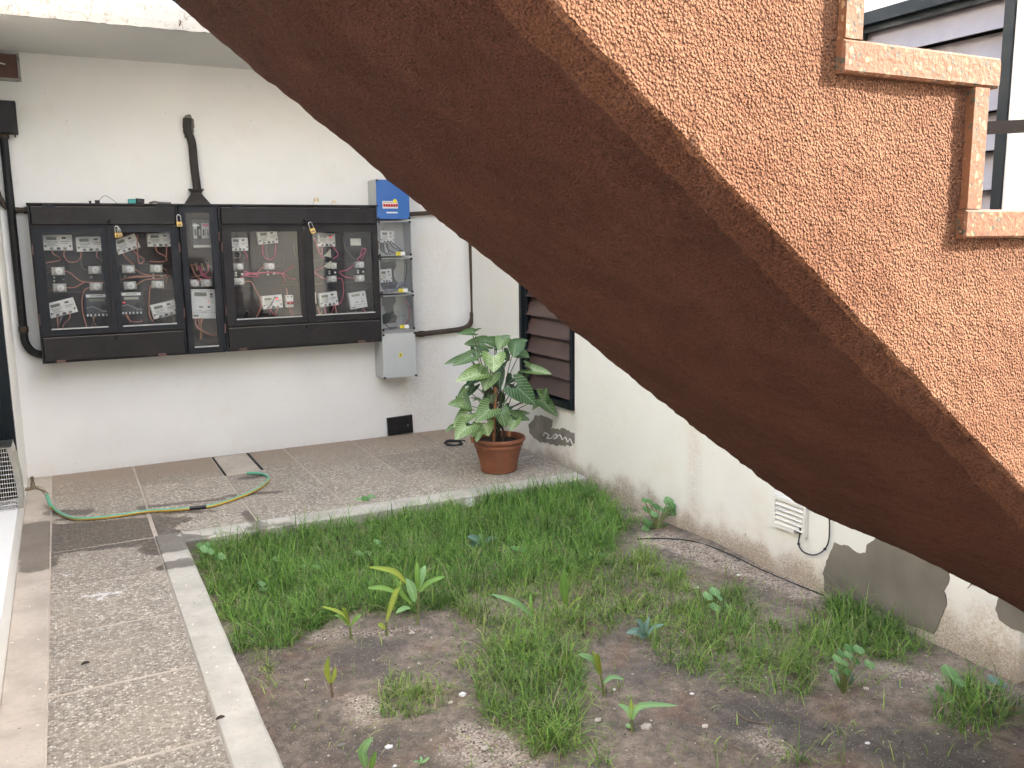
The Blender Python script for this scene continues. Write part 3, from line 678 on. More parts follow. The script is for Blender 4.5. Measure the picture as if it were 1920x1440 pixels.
for x, z in prof: V += [(x, gy0-0.006, z), (x-0.026, gy0-0.006, z), (x-0.026, gy0+0.003, z), (x, gy0+0.003, z)]
n = len(prof); st.add(V, [(i*4+j, i*4+(j+1) % 4, (i+1)*4+(j+1) % 4, (i+1)*4+j) for i in range(n-1) for j in range(4)]+[(0, 1, 2, 3), tuple((n-1)*4+j for j in range(4))]); st.build('edge_strip', M['steel'], gd)
st = MB(); st.box(gx0, gx1-0.03, gy0-0.004, gy1, gz1-0.003, gz1+0.002); st.build('top_rail', M['steel'], gd)
m = MB(); m.box(gx0-0.002, gx1-0.03, gy1+0.004, gy1+0.008, gz0+0.002, gz1-0.004); m.build('shade_panel', M['pipe'], gd)  # dark panel added behind the mesh to stand in for its shaded interior
hc = MB(); hc.lathe((gx0+0.06, gy1-0.005, gz0+0.17), [(0.055, 0.0), (0.055, 0.10), (0.03, 0.12)], 20, axis='y'); hc.build('flue_cap', M['pipe'], gd)

# ------------------------------------------------------------------ stair
SN, SF = 0.80, 1.62; RISE, GO = 0.1992, 0.2444
stair = thing('staircase', (1.9, 1.2, -0.06), 'terracotta stucco concrete stair rising to the left with terrazzo treads', 'staircase')
ce = np.polyfit(*np.array([ony(*p, SN)[[0, 2]] for p in ((1050, 0), (1130, 92), (1320, 300), (1600, 595), (1780, 775), (1920, 905))]).T, 1)
cc = np.polyfit(*np.array([ony(*p, SN+0.045)[[0, 2]] for p in ((1180, 225), (1450, 540), (1600, 690), (1750, 825), (1920, 975))]).T, 1)
farpx = [(305,0),(450,118),(600,238),(713,335),(800,404),(900,483),(980,547),(1080,632),(1250,767),(1350,845),(1450,923),(1520,962),(1600,988),(1700,1020),(1780,1050),(1850,1090),(1920,1140)]
FP = np.array([ony(*p, SF-0.03)[[0, 2]] for p in farpx])
FP = np.vstack([[FP[0, 0]-2.5, FP[0, 1]+2.5*0.76], FP, [FP[-1, 0]+0.35, -0.1], [FP[-1, 0]+1.5, -0.1]])
sm = np.linspace(-1.0, 3.0, 401); fz = np.interp(sm, FP[:, 0], FP[:, 1]); fz = np.convolve(np.pad(fz, 4, 'edge'), np.ones(9)/9, 'valid')
Ze = lambda x: max(ce[0]*x+ce[1], -0.10); Zc = lambda x: max(cc[0]*x+cc[1], -0.12); Zf = lambda x: float(np.interp(x, sm, fz))
def lump(p, a=1.0): return a*(0.0035*mnoise.noise(p*9)+0.0024*mnoise.noise(p*38)+0.0026*mnoise.noise(p*85)+0.0018*mnoise.noise(p*170))
X0, X1 = -0.75, 2.95
XT0 = 0.857                                               # left face of the riser standing on tread 0
def top_z(x):                                             # underside of the tread over x
    k = math.floor((x-XT0)/GO+1e-6); return 1.8328-k*RISE-0.0395
# soffit with chamfered near edge and rounded far edge
xs = np.concatenate([np.arange(X0, 0.15, 0.03), np.arange(0.15, 2.7, 0.0105), np.arange(2.7, X1+0.001, 0.03)]); xs[-1] = X1
ysec = [(SN, 0), (SN+0.006, 0.18), (SN+0.022, 0.62), (SN+0.038, 0.9), (SN+0.05, 1.0), (SN+0.068, 1.03)]
ymid = list(np.linspace(SN+0.085, SF-0.10, 34)); V = []
for x in xs:
    ze, zc, zf = Ze(x), Zc(x), Zf(x); row = []
    for y, f in ysec: row.append((y, ze+(zc-ze)*f))
    zb = zc
    for y in ymid:
        f = (y-ymid[0])/(SF-0.03-ymid[0]); row.append((y, zb+(zf-zb)*f-0.004*math.sin(f*math.pi)))
    for y, up in ((SF-0.075, 0.0), (SF-0.05, 0.003), (SF-0.03, 0.010), (SF-0.012, 0.026), (SF-0.002, 0.050), (SF, 0.08)):
        f = min(1, (y-ymid[0])/(SF-0.03-ymid[0])); row.append((y, zb+(zf-zb)*f+up))
    for j, (y, z) in enumerate(row):
        p = Vector((x, y, z)); d = lump(p, 1.6 if 1 <= j <= 5 else 1.0)
        if 2 <= j <= 5: d += 0.010*max(0, mnoise.noise(Vector((x*5, 3, 1))))*(-1 if j > 3 else 0.5)
        V.append((x-0.6*d, y-(0.6*d if j < 3 else 0), z-0.8*d))
nr = len(row); n = len(xs); so_ = MB()
so_.add(V, [(i*nr+j, i*nr+j+1, (i+1)*nr+j+1, (i+1)*nr+j) for i in range(n-1) for j in range(nr-1)])
so_.m = [0 if j < 1 else 2 if j < 4 else 1 for i in range(n-1) for j in range(nr-1)]  # chamfer band and soffit take the stuccos with shade in their colour
soff = so_.build('soffit', [M['stucco'], M['stucco_maroon_shade'], M['stucco_shade']], stair, smooth=True, fixn=False)
# near side face, a fine lumpy sheet between soffit edge and treads, far side face plain
sf = MB(); fs_ = MB()
def column(x, side): 
    zt, zb = top_z(x+side*1e-4), Ze(x); n = 60
    out = []
    for k in range(n+1):
        z = zb+(zt-zb)*k/n; p = Vector((x, SN, z)); d = lump(p, 0.9); f = min(1, k/3.0)
        out.append((x-(0.6*lump(Vector((x, SN, zb)))*(1-f)), SN-0.6*d*1.0, z-(0.8*lump(Vector((x, SN, zb)))*(1-f))))
    return out
k0_, k1_ = math.floor((X0-XT0)/GO), math.ceil((X1-XT0)/GO)
for k in range(k0_, k1_):
    a, b = max(X0, XT0+k*GO), min(X1, XT0+(k+1)*GO)
    if b-a < 0.01: continue
    ns = max(2, int((b-a)/0.008)); cols_ = [column(a+(b-a)*i/ns, 1 if i < ns else -1) for i in range(ns+1)]
    V = [p for c_ in cols_ for p in c_]; q = 61
    sf.add(V, [(i*q+j, (i+1)*q+j, (i+1)*q+j+1, i*q+j+1) for i in range(ns) for j in range(q-1)])
    fs_.add([(a, SF, Zf(a)+0.08), (b, SF, Zf(b)+0.08), (b, SF, max(top_z(a+0.001), Zf(b)+0.09)), (a, SF, max(top_z(a+0.001), Zf(a)+0.09))], [(3, 2, 1, 0)])
sf.build('side_face', M['stucco'], stair, smooth=True, fixn=False); fs_.build('rear_face', M['stucco'], stair, fixn=False)
# patched knot in the stucco, red drip under the tread
q = ony(1310, 272, SN); kn = MB(); kn.lathe((q[0], SN-0.0005, q[2]), [(0.0145, -0.004), (0.0135, 0.002), (0.008, 0.0045), (0.003, 0.0035)], 18, axis='y')
for i, v in enumerate(kn.v):
    p = Vector(v); d = 0.003*mnoise.noise(p*140); kn.v[i] = (v[0]+d, v[1]+d, v[2]-d)
kn.build('knot', M['stucco'], stair)
for k in range(-6, 9):                                     # tread k and the riser standing on it
    zt = 1.8328-k*RISE; xa = XT0-0.003+k*GO
    if zt < 0.02: break
    y1 = SF+0.0135 if k < 4 else SN+0.30 if k < 7 else SN+0.12
    m = MB(); y0, b = SN-0.0135, 0.003; xb = xa+0.297; z0 = zt-0.039
    prof_ = [(xa, z0), (xb-b, z0), (xb, z0+b), (xb, zt-b), (xb-b, zt), (xa, zt)]
    m.prism([(x, y0+b, z) for x, z in prof_], (0, y1-y0-b, 0))
    cx_, cz_ = (xa+xb)/2, (z0+zt)/2
    inn = [(x+(b if x < cx_ else -b), y0, z+(b if z < cz_ else -b)) for x, z in prof_]
    m.add([(x, y0+b, z) for x, z in prof_]+inn, [tuple(range(6, 12))]+[(i, (i+1) % 6, 6+(i+1) % 6, 6+i) for i in range(6)])
    m.build('tread', M['terrazzo'], stair)
    m = MB(); m.box(xa+0.0025, xa+0.0315, SN-0.0125, y1-0.001, zt+0.0008, zt+RISE-0.0398); m.build('riser', M['terrazzo'], stair)
# steel hand rail on the far side of the stair
hr = thing('hand_rail', (2.05, 1.5, 0.85), 'dark steel hand rail bar in front of the grey louvre window', 'rail')
pa, pb = ony(1790, 243, 1.52), ony(1990, 233, 1.36)
m = MB(); d = Vector(pb)-Vector(pa); d.z = 0; nrm = Vector((-d.y, d.x, 0)).normalized()*0.006; hh = 0.0155
P = [Vector(pa)-nrm-Vector((0, 0, hh)), Vector(pa)+nrm-Vector((0, 0, hh)), Vector(pa)+nrm+Vector((0, 0, hh)), Vector(pa)-nrm+Vector((0, 0, hh))]
m.prism(P, Vector(pb)-Vector(pa)); m.build('bar', M['pipe_grey'], hr)
kk = math.floor((pa[0]-XT0)/GO); zt_ = 1.8328-kk*RISE
m = MB(); m.box(pa[0]-0.012, pa[0]+0.012, pa[1]-0.012, pa[1]+0.012, zt_-0.002, pa[2]+0.01); m.build('post', M['pipe_grey'], hr)
m = MB(); m.box(pb[0]-0.012, pb[0]+0.012, pb[1]-0.012, pb[1]+0.012, 1.8328-math.floor((pb[0]-XT0)/GO)*RISE-0.002, pb[2]+0.01); m.build('post', M['pipe_grey'], hr)
# ------------------------------------------------------------------ meter cabinets
YC, YI, YM = 6.62, 6.775, 6.735        # cabinet front, inner back board, face plane used for the meters
def cx(u, v, y=YC): return ony(u, v, y)[0]
CZ0, CZ1 = 0.818, 1.872
CH = CZ1-CZ0
def hinge(p, zc, x):
    h = MB(); h.tube([(x, YC-0.012, zc-0.032), (x, YC-0.012, zc+0.032)], 0.008, 8); h.tube([(x, YC-0.012, zc-0.038), (x, YC-0.012, zc-0.033)], 0.005, 8); h.build('hinge', M['hinge'], p)
def door(p, x0, x1, z0, z1, gx0, gx1, gz0, gz1, mat, hinge_x):
    y0, y1 = YC-0.016, YC-0.001
    d = MB(); b = 0.002
    d.box(x0, gx0, y0, y1, z0, z1); d.box(gx1, x1, y0, y1, z0, z1)
    d.box(gx0+0.0002, gx1-0.0002, y0+0.0003, y1, z0, gz0); d.box(gx0+0.0002, gx1-0.0002, y0+0.0003, y1, gz1, z1)
    ob = d.build('door', mat, p)
    g = MB(); g.box(gx0-0.004, gx1+0.004, y1-0.005, y1-0.001, gz0-0.004, gz1+0.004); g.build('pane', M['glass'], ob)
    e = MB(); e.box(gx0, gx1, y0-0.006, y0-0.0005, gz0-0.008, gz0); e.build('glazing_bead', M['pvc_liner'], ob)
    e = MB()
    for (a, b2, c, d2) in ((x0, x1, z1-0.006, z1), (x0, x1, z0, z0+0.006)): e.box(a, b2, y0-0.0035, y0-0.0003, c, d2)
    for a in (x0, x1-0.006): e.box(a, a+0.006, y0-0.0034, y0-0.0003, z0+0.006, z1-0.006)
    e.build('raised_edge', mat, ob)
    for zc in (z0+0.16*(z1-z0), z0+0.80*(z1-z0)): hinge(ob, zc, hinge_x)
    return ob
def fuse_holder(p, u, v, s=1.0):
    c = ony(u, v, YI-0.05); w = 0.082*s
    m = MB(); m.rbox((c[0], YI-0.025, c[2]), w, 0.05, w*0.66, rnd.uniform(-0.05, 0.05), 0.006); b = m.build('fuse_holder', M['fuse'], p)
    k = MB(); k.lathe((c[0]+0.004, YI-0.05, c[2]), [(0.026*s, 0.0), (0.026*s, 0.012), (0.020*s, 0.016), (0.020*s, 0.028), (0.012*s, 0.031)], 18, axis='y'); k.build('knob', M['fuse_knob'], b, smooth=True)
    k = MB(); k.lathe((c[0]+0.004, YI-0.081, c[2]), [(0.007, 0.0), (0.006, 0.004)], 10, axis='y'); k.build('cap', M['screw'], b)
    return b
def wire(p, pts, mat, r=0.0042, y=YI-0.035):
    P = []
    for i, q in enumerate(pts): P.append(ony(q[0], q[1], y-0.02*math.sin(i*1.7)))
    m = MB(); m.tube(smoothpts(P, 5), r, 6); m.build('wire', M[mat], p, smooth=True)
def cabinet(x0, x1, label, doors, mat, panels=True):
    t = thing('meter_cabinet', ((x0+x1)/2, YB, CZ0), label, 'cabinet', 'dark meter cabinets along the back wall')
    b = MB(); T = 0.012
    b.box(x0, x0+T, YC, YB-0.002, CZ0, CZ1); b.box(x1-T, x1, YC, YB-0.002, CZ0, CZ1)
    b.box(x0+T, x1-T, YC+0.0005, YB-0.002, CZ0, CZ0+T); b.box(x0+T, x1-T, YC+0.0005, YB-0.002, CZ1-T, CZ1)
    b.box(x0-0.004, x1+0.004, YC-0.022, YB-0.003, CZ1, CZ1+0.010)
    b.build('carcass', mat, t)
    k = MB(); k.box(x0+T, x1-T, YI+0.002, YB-0.004, CZ0+T, CZ1-T); k.build('back_board', M['cab_in'], t)
    if panels:
        z = CZ1-0.13*CH
        m = MB(); m.rbox(((x0+x1)/2, YC-0.008, (CZ1-0.012+z+0.006)/2), x1-x0-0.036, 0.014, CZ1-0.012-z-0.006, 0, 0.003); tp = m.build('top_panel', mat, t)
        for xq in (x0+0.09, x1-0.14): 
            h = MB(); h.box(xq, xq+0.075, YC-0.021, YC-0.0152, CZ1-0.022, CZ1-0.001); h.build('hinge_plate', M['cab_blue'], tp)
        h = MB(); h.lathe((x0+0.52*(x1-x0), YC-0.015, z+0.03), [(0.012, 0), (0.010, 0.010), (0.006, 0.014)], 12, axis='y'); h.tube([(x0+0.52*(x1-x0)-0.02, YC-0.026, z+0.034), (x0+0.52*(x1-x0)+0.015, YC-0.026, z+0.026)], 0.004, 6); h.build('latch', M['pipe'], tp)
        r = MB(); r.box(x0+T, x1-T, YC-0.004, YC+0.02, z-0.008, z+0.003); r.build('cross_rail', mat, t)
        z2_ = CZ1-0.828*CH
        m = MB(); m.rbox(((x0+x1)/2, YC-0.008, (CZ0+0.014+z2_-0.008)/2), x1-x0-0.032, 0.014, z2_-0.008-CZ0-0.014, 0, 0.003); bp = m.build('bottom_panel', mat, t)
        for xq in (x0+0.085, x1-0.20):
            h = MB(); h.box(xq, xq+0.055, YC-0.021, YC-0.0152, CZ0+0.002, CZ0+0.022); h.build('hinge_plate', M['hinge'], bp)
        h = MB(); h.lathe((x0+0.50*(x1-x0), YC-0.015, z2_-0.03), [(0.012, 0), (0.010, 0.010), (0.006, 0.014)], 12, axis='y'); h.build('latch', M['pipe'], bp)
        r = MB(); r.box(x0+T, x1-T, YC-0.004, YC+0.02, z2_-0.006, z2_+0.006); r.build('cross_rail', mat, t)
    for z in (CZ1-0.395*CH, CZ1-0.565*CH):
        r = MB(); r.box(x0+T+0.002, x1-T-0.002, YI-0.02, YI+0.001, z-0.008, z+0.008); r.build('mounting_rail', M['cab'], t)
    return t
xa, xb, xc, xd = cx(55, 420)-0.004, cx(334, 420), cx(410, 420), cx(708, 420)
dz1, dz0 = CZ1-0.14*CH, CZ1-0.822*CH
A, C_ = z1, z2
# --- left double cabinet
cabL = cabinet(xa, xb, 'dark metal meter cabinet with two glazed doors beside the corner pipe', 2, M['cab'])
xm = cx(208, 500)
def gz(v, u): return ony(u, v, YC-0.01)[2]
door(cabL, xa+0.012, xm-0.012, dz0, dz1, cx(*A(352, 750)), cx(*A(783, 750)), gz(*A(0, 1098)[::-1][:1], 150) if False else ony(*A(600, 1095), YC)[2], ony(*A(545, 385), YC)[2], M['cab_blue'], xa+0.010)
door(cabL, xm+0.004, xb-0.010, dz0, dz1, cx(*A(893, 740)), cx(*A(1300, 740)), ony(*A(1130, 1070), YC)[2], ony(*A(1080, 380), YC)[2], M['cab_blue'], xb-0.006)
m = MB(); m.box(xm-0.011, xm+0.003, YC-0.020, YC-0.002, dz0, dz1-0.001); m.build('centre_post', M['cab'], cabL)
for p in ((435, 675), (712, 665), (447, 800), (722, 790), (965, 660), (1173, 655), (977, 783), (1185, 775)): fuse_holder(cabL, *A(*p))
for w_, mm in ((((390, 515), (400, 545), (455, 575), (440, 595), (360, 608), (348, 615)), 'wire_pink'), (((485, 515), (480, 560), (510, 600), (560, 605), (600, 580), (605, 530)), 'wire_pink'),
        (((620, 530), (610, 590), (620, 650), (665, 668)), 'wire_grey'), (((725, 525), (728, 570), (765, 595)), 'wire_pink'), (((485, 672), (530, 690), (600, 745), (680, 758), (780, 760)), 'wire_pink'),
        (((497, 797), (560, 795), (610, 770), (640, 750)), 'wire_pink'), (((675, 795), (635, 815), (615, 880), (620, 980), (650, 1090)), 'wire_pink'), (((525, 995), (520, 1030), (485, 1060), (470, 1095)), 'wire_pink'),
        (((430, 1010), (432, 1060), (435, 1100)), 'wire_pink'), (((470, 1000), (450, 1050), (440, 1080)), 'wire_grey'), (((690, 1010), (705, 1050), (690, 1085)), 'wire_grey'), (((710, 1010), (700, 1050), (720, 1080)), 'wire_brown'),
        (((920, 540), (950, 580), (985, 610), (1000, 625)), 'wire_pink'), (((995, 510), (1030, 550), (1080, 585), (1060, 615), (1035, 590), (1030, 400)), 'wire_pink'), (((1165, 485), (1180, 530), (1235, 560), (1255, 595)), 'wire_pink'),
        (((1250, 485), (1248, 560), (1240, 595), (1190, 605), (1120, 600)), 'wire_pink'), (((1015, 660), (1060, 690), (1130, 705), (1250, 712)), 'wire_brown'), (((905, 742), (990, 715), (1110, 708), (1270, 700)), 'wire_brown'),
        (((910, 735), (1000, 720), (1150, 712)), 'wire_pink'), (((1020, 783), (1060, 750), (1110, 735), (1230, 730)), 'wire_pink'), (((1218, 650), (1245, 665), (1255, 695)), 'wire_brown'), (((1130, 780), (1120, 850), (1120, 990), (1150, 1055)), 'wire_pink'),
        (((945, 1000), (975, 1045), (1030, 1055), (1070, 1048)), 'wire_pink'), (((955, 1000), (970, 1030), (975, 1060)), 'wire_brown'), (((1190, 1025), (1185, 1045), (1205, 1060)), 'wire_grey'), (((1290, 1000), (1305, 1030), (1300, 1060)), 'wire_grey'),
        (((350, 690), (385, 675)), 'wire_grey'), (((370, 825), (400, 800)), 'wire_brown'), (((1245, 760), (1255, 725), (1275, 710)), 'wire_brown')):
    wire(cabL, [A(*q) for q in w_], mm)
for q in ((405, 722), (405, 748), (473, 735), (683, 718), (935, 715), (1150, 700), (1150, 722), (1210, 710)):
    c = ony(*A(*q), YI-0.02); m = MB(); m.lathe((c[0], YI-0.012, c[2]), [(0.008, 0), (0.008, 0.012), (0.004, 0.016)], 10, axis='y'); m.build('terminal_screw', M['screw'], cabL)
# --- narrow middle cabinet
cabM = cabinet(xb+0.006, xc-0.004, 'narrow dark meter cabinet with one tall glazed door under the funnel conduit', 1, M['cab_blue'], False)
door(cabM, xb+0.012, xc-0.012, CZ0+0.010, CZ1-0.010, cx(*zm(112, 700)), cx(*zm(318, 700)), ony(*zm(260, 1297), YC)[2], ony(*zm(180, 172), YC)[2], M['cab_blue'], xc-0.008)
for p in ((148, 772), (258, 770)): fuse_holder(cabM, *zm(*p))
for w_, mm in ((((125, 610), (160, 690), (200, 730), (260, 735), (300, 720)), 'wire_pink'), (((190, 620), (215, 690), (255, 725), (300, 725)), 'wire_red'), (((210, 630), (230, 690), (290, 730)), 'wire_red'), (((270, 610), (275, 660), (240, 700)), 'wire_red'),
        (((285, 620), (310, 660)), 'wire_grey'), (((130, 720), (190, 705), (230, 700)), 'wire_brown'), (((170, 740), (200, 745), (210, 730)), 'wire_pink'), (((165, 1060), (170, 1130), (230, 1180), (300, 1210), (340, 1195)), 'wire_pink'),
        (((185, 1060), (195, 1110), (205, 1170), (205, 1245)), 'wire_brown'), (((205, 1060), (210, 1120), (218, 1180), (215, 1240)), 'wire_brown'), (((225, 1060), (215, 1100), (190, 1130)), 'wire_pink'), (((160, 1110), (220, 1170), (320, 1215)), 'wire_pink'), (((130, 640), (150, 610), (180, 640)), 'wire_brown')):
    wire(cabM, [zm(*q) for q in w_], mm)
for q in ((172, 632), (222, 632), (268, 625)):
    c = ony(*zm(*q), YI-0.03); m = MB(); m.rbox((c[0], YI-0.02, c[2]), 0.02, 0.03, 0.055, 0.15, 0.004); m.build('terminal', M['brass_old'], cabM)
# --- right double cabinet
cabR = cabinet(xc+0.001, xd, 'dark metal meter cabinet with two glazed doors beside the blue breaker box', 2, M['cab'])
xm2 = cx(*C_(660, 650))
door(cabR, xc+0.014, xm2-0.012, dz0, dz1, cx(*C_(143, 660)), cx(*C_(612, 660)), ony(*C_(400, 965), YC)[2], ony(*C_(350, 358), YC)[2], M['cab'], xc+0.012)
door(cabR, xm2+0.004, xd-0.012, dz0, dz1, cx(*C_(712, 650)), cx(*C_(1135, 650)), ony(*C_(940, 935), YC)[2], ony(*C_(910, 360), YC)[2], M['cab'], xd-0.008)
m = MB(); m.box(xm2-0.011, xm2+0.003, YC-0.020, YC-0.002, dz0, dz1-0.001); m.build('centre_post', M['cab'], cabR)
for p in ((178, 608), (402, 604), (185, 713), (845, 600), (1042, 593), (845, 695), (1045, 690)): fuse_holder(cabR, *C_(*p), 0.92)
for w_, mm in ((((355, 445), (350, 500), (370, 545), (415, 555), (440, 510), (440, 440)), 'wire_red'), (((380, 440), (375, 500), (390, 555)), 'wire_grey'), (((215, 490), (240, 530), (235, 560)), 'wire_red'), (((135, 560), (150, 500), (190, 510), (180, 545), (150, 540)), 'wire_grey'),
        (((215, 640), (300, 655), (400, 650), (480, 655), (540, 620), (575, 605)), 'wire_red'), (((215, 655), (320, 650), (420, 645), (490, 655), (540, 685), (580, 695)), 'wire_red'), (((220, 665), (290, 660), (320, 680), (220, 670)), 'wire_red'), (((190, 690), (240, 660), (330, 655)), 'wire_red'),
        (((440, 605), (490, 600), (495, 540), (460, 510)), 'wire_grey'), (((480, 650), (505, 690), (510, 720)), 'wire_red'), (((360, 605), (325, 630), (320, 650)), 'wire_pink'), (((225, 712), (270, 715), (300, 770), (335, 840), (335, 900), (305, 965)), 'wire_pink'),
        (((390, 900), (430, 945), (445, 955)), 'wire_red'), (((460, 895), (445, 930), (440, 955)), 'wire_pink'), (((440, 815), (420, 860), (395, 900)), 'wire_grey'), (((530, 885), (550, 920), (560, 955)), 'wire_pink'), (((525, 815), (520, 760)), 'wire_pink'), (((570, 440), (575, 510), (590, 555)), 'wire_grey'),
        (((205, 960), (235, 920), (255, 940), (250, 960)), 'wire_grey'),
        (((715, 400), (745, 480), (770, 535), (810, 520)), 'wire_red'), (((775, 455), (770, 520)), 'wire_red'), (((840, 455), (870, 490), (885, 525), (850, 550)), 'wire_red'), (((920, 385), (935, 470), (970, 520), (1010, 560)), 'wire_grey'), (((1080, 480), (1060, 520), (1020, 555), (1050, 560), (1085, 490), (1060, 480), (1040, 545)), 'wire_red'),
        (((720, 640), (760, 620), (795, 600)), 'wire_red'), (((720, 650), (770, 685), (810, 695)), 'wire_red'), (((895, 640), (950, 630), (990, 600), (1010, 595)), 'wire_red'), (((895, 648), (940, 680), (1010, 690)), 'wire_red'), (((880, 690), (915, 700), (925, 790), (905, 860), (860, 890)), 'wire_red'),
        (((790, 890), (800, 940)), 'wire_red'), (((860, 880), (850, 910), (835, 940)), 'wire_red'), (((865, 880), (875, 935)), 'wire_pink'), (((1060, 900), (1080, 925)), 'wire_red'), (((1015, 905), (1010, 930)), 'wire_grey'), (((1095, 760), (1115, 830), (1125, 920)), 'wire_black'), (((740, 890), (755, 940), (770, 930)), 'wire_pink')):
    wire(cabR, [C_(*q) for q in w_], mm)
for q in ((160, 650), (160, 668), (205, 660), (388, 645), (388, 662), (430, 655), (825, 640), (825, 655), (865, 648), (1028, 636), (1028, 650), (1066, 642)):
    c = ony(*C_(*q), YI-0.02); m = MB(); m.lathe((c[0], YI-0.012, c[2]), [(0.008, 0), (0.008, 0.012), (0.004, 0.016)], 10, axis='y'); m.build('terminal_screw', M['fuse_knob'], cabR)
for q, s_ in (((722, 830), (0.018, 0.085)), ((1012, 431), (0.085, 0.055))):
    c = ony(*C_(*q), YI-0.01); m = MB(); m.rbox((c[0], YI-0.006, c[2]), s_[0], 0.010, s_[1], 0, 0.001); m.build('card', M['meter'], cabR)

# ------------------------------------------------------------------ meters standing in the cabinets
def local(c, ang):
    ca, sa = math.cos(ang), math.sin(ang)
    return lambda x, z: (c[0]+x*ca-z*sa, c[2]+x*sa+z*ca)
def meter(p, w, h, ang, label, kind='small', redled=False, y=YM, group='electricity meters in the cabinets'):
    c = ony(p[0], p[1], y); a = R(ang); L = local(c, a)
    t = thing('electricity_meter', (c[0], y, c[2]-h/2), label, 'meter', group)
    def pl(name, x, z, sx, sz, mat, par, dy=0.0, th=0.002, bev=0.0):
        q = L(x*w, z*h); m = MB(); m.rbox((q[0], y-0.0005-th/2-dy, q[1]), sx*w, th, sz*h, a, bev); return m.build(name, M[mat], par)
    d = 0.045 if y == YM else 0.03
    if kind in ('small', 'big'):
        m = MB(); m.rbox((c[0], y+d/2, c[2]), w, d, h, a, 0.004); case = m.build('case', M['meter' if kind == 'small' else 'meter_big'], t)
        if kind == 'small':
            di = pl('display', -0.2, 0.26, 0.34, 0.20, 'lcd', case, 0, 0.003)
            for k in range(4): pl('print_line', -0.22+0.03*(k % 2), 0.06-0.09*k if k < 2 else 0.06-0.09*k, 0.42-0.07*(k % 3), 0.035, 'ink_grey', case)
            pl('print_block', 0.22, 0.30, 0.14, 0.12, 'ink', case); pl('print_line', 0.27, 0.08, 0.30, 0.04, 'ink_grey', case); pl('print_line', 0.24, -0.03, 0.22, 0.03, 'ink_grey', case)
            for xq in (-0.42, 0.42): pl('terminal_hole', xq, -0.22, 0.06, 0.13, 'ink', case)
            for xq in (-0.22, 0.02, 0.24): pl('seal', xq, -0.37, 0.12 if xq else 0.17, 0.15, 'ink' if abs(xq) < 0.1 else 'ink_grey', case, 0, 0.006, 0.002)
        else:
            pl('display', -0.12, 0.33, 0.50, 0.13, 'lcd', case, 0, 0.003); pl('button', 0.32, 0.33, 0.10, 0.07, 'ink', case, 0, 0.005); pl('button', 0.32, 0.25, 0.10, 0.05, 'ink_grey', case, 0, 0.005)
            pl('print_line', 0.1, 0.44, 0.5, 0.012, 'ink_grey', case)
            pl('print_block', -0.1, -0.10, 0.18, 0.06, 'ink_grey', case); pl('print_block', 0.22, -0.10, 0.10, 0.06, 'ink', case)
            for k in range(3): pl('print_line', 0.2-0.2*k, -0.22-0.05*(k % 2), 0.25, 0.014, 'ink_grey', case)
            pl('print_block', -0.32, -0.40, 0.22, 0.08, 'ink_grey', case); pl('seam', 0.0, -0.285, 0.99, 0.008, 'ink_grey', case)
            pl('lamp', 0.2, 0.08, 0.045, 0.03, 'led' if redled else 'ink', case, 0, 0.004)
        if redled and kind == 'small': pl('lamp', 0.24, 0.22, 0.10, 0.14, 'led', case, 0, 0.004)
    else:
        m = MB(); m.rbox((c[0], y+d/2, c[2]), w, d, h, a, 0.010); case = m.build('case', M['meter_dark'], t)
        pl('label_strip', 0.0, 0.40, 0.84, 0.12, 'meter', case); pl('print_line', 0.0, 0.40, 0.5, 0.03, 'ink', case, 0.001)
        di = pl('display', 0.0, 0.22, 0.62, 0.11, 'lcd_pale' if redled else 'lcd', case, 0, 0.003)
        q = L(0.28*w, -0.06*h); m = MB(); m.lathe((q[0], y, q[1]), [(0.13*w, 0.0), (0.13*w, 0.004), (0.10*w, 0.005)], 20, axis='y'); m.build('dial', M['cab_in'], case)
        m = MB(); P = [L(x*w, z*h) for x, z in ((-0.45, -0.12), (-0.2, -0.05), (0.05, -0.16), (0.2, -0.26), (0.46, -0.27))]; m.tube([(q_[0], y-0.003, q_[1]) for q_ in P], 0.004, 6); m.build('cover_line', M['ink_grey'], case)
        for xq in (-0.4, -0.27, -0.1, 0.05, 0.22, 0.38): pl('terminal', xq, -0.41, 0.07, 0.09, 'fuse_knob', case, 0, 0.004, 0.001)
        if redled: pl('lamp', -0.33, 0.04, 0.09, 0.06, 'led', case, 0, 0.004)
    return t
WS, HS = 0.178, 0.105
lc, rc, mc = 'in the left cabinet', 'in the right cabinet', 'in the narrow middle cabinet'
meter(A(432, 460), WS, HS, -1, 'upright white electricity meter at top left of the left cabinet beside the hinge')
meter(A(675, 470), WS*0.97, HS*0.97, 1, 'white electricity meter top inside the left cabinet beside the twin padlocks post')
meter(A(950, 470), WS*0.86, HS*0.98, 19, 'steeply tilted white electricity meter behind the twin padlocks')
meter(A(1198, 440), WS*0.92, HS*0.90, 0, 'yellowish white electricity meter at top of the left cabinet next to the narrow cabinet')
meter(A(465, 950), WS*0.98, HS*0.98, 13, 'tilted white electricity meter low in the left cabinet beside the corner pipe')
meter(A(728, 930), 0.158, 0.165, -1, 'charcoal electricity meter with unlit display low in the left cabinet', 'dark')
meter(A(988, 915), 0.150, 0.165, -1, 'charcoal electricity meter with lit red lamp low in the left cabinet', 'dark', True)
meter(A(1232, 962), WS*0.96, HS*0.98, 12, 'tilted white electricity meter low in the left cabinet next to the narrow cabinet')
meter(zm(232, 945), 0.17, 0.215, -3, 'large pale electricity meter low in the narrow middle cabinet', 'big', True)
meter(C_(185, 447), 0.128, 0.098, 0, 'white electricity meter at top of the right cabinet beside the narrow cabinet')
meter(C_(387, 398), 0.148, 0.098, 5, 'white electricity meter with socket below at top centre of the right cabinet')
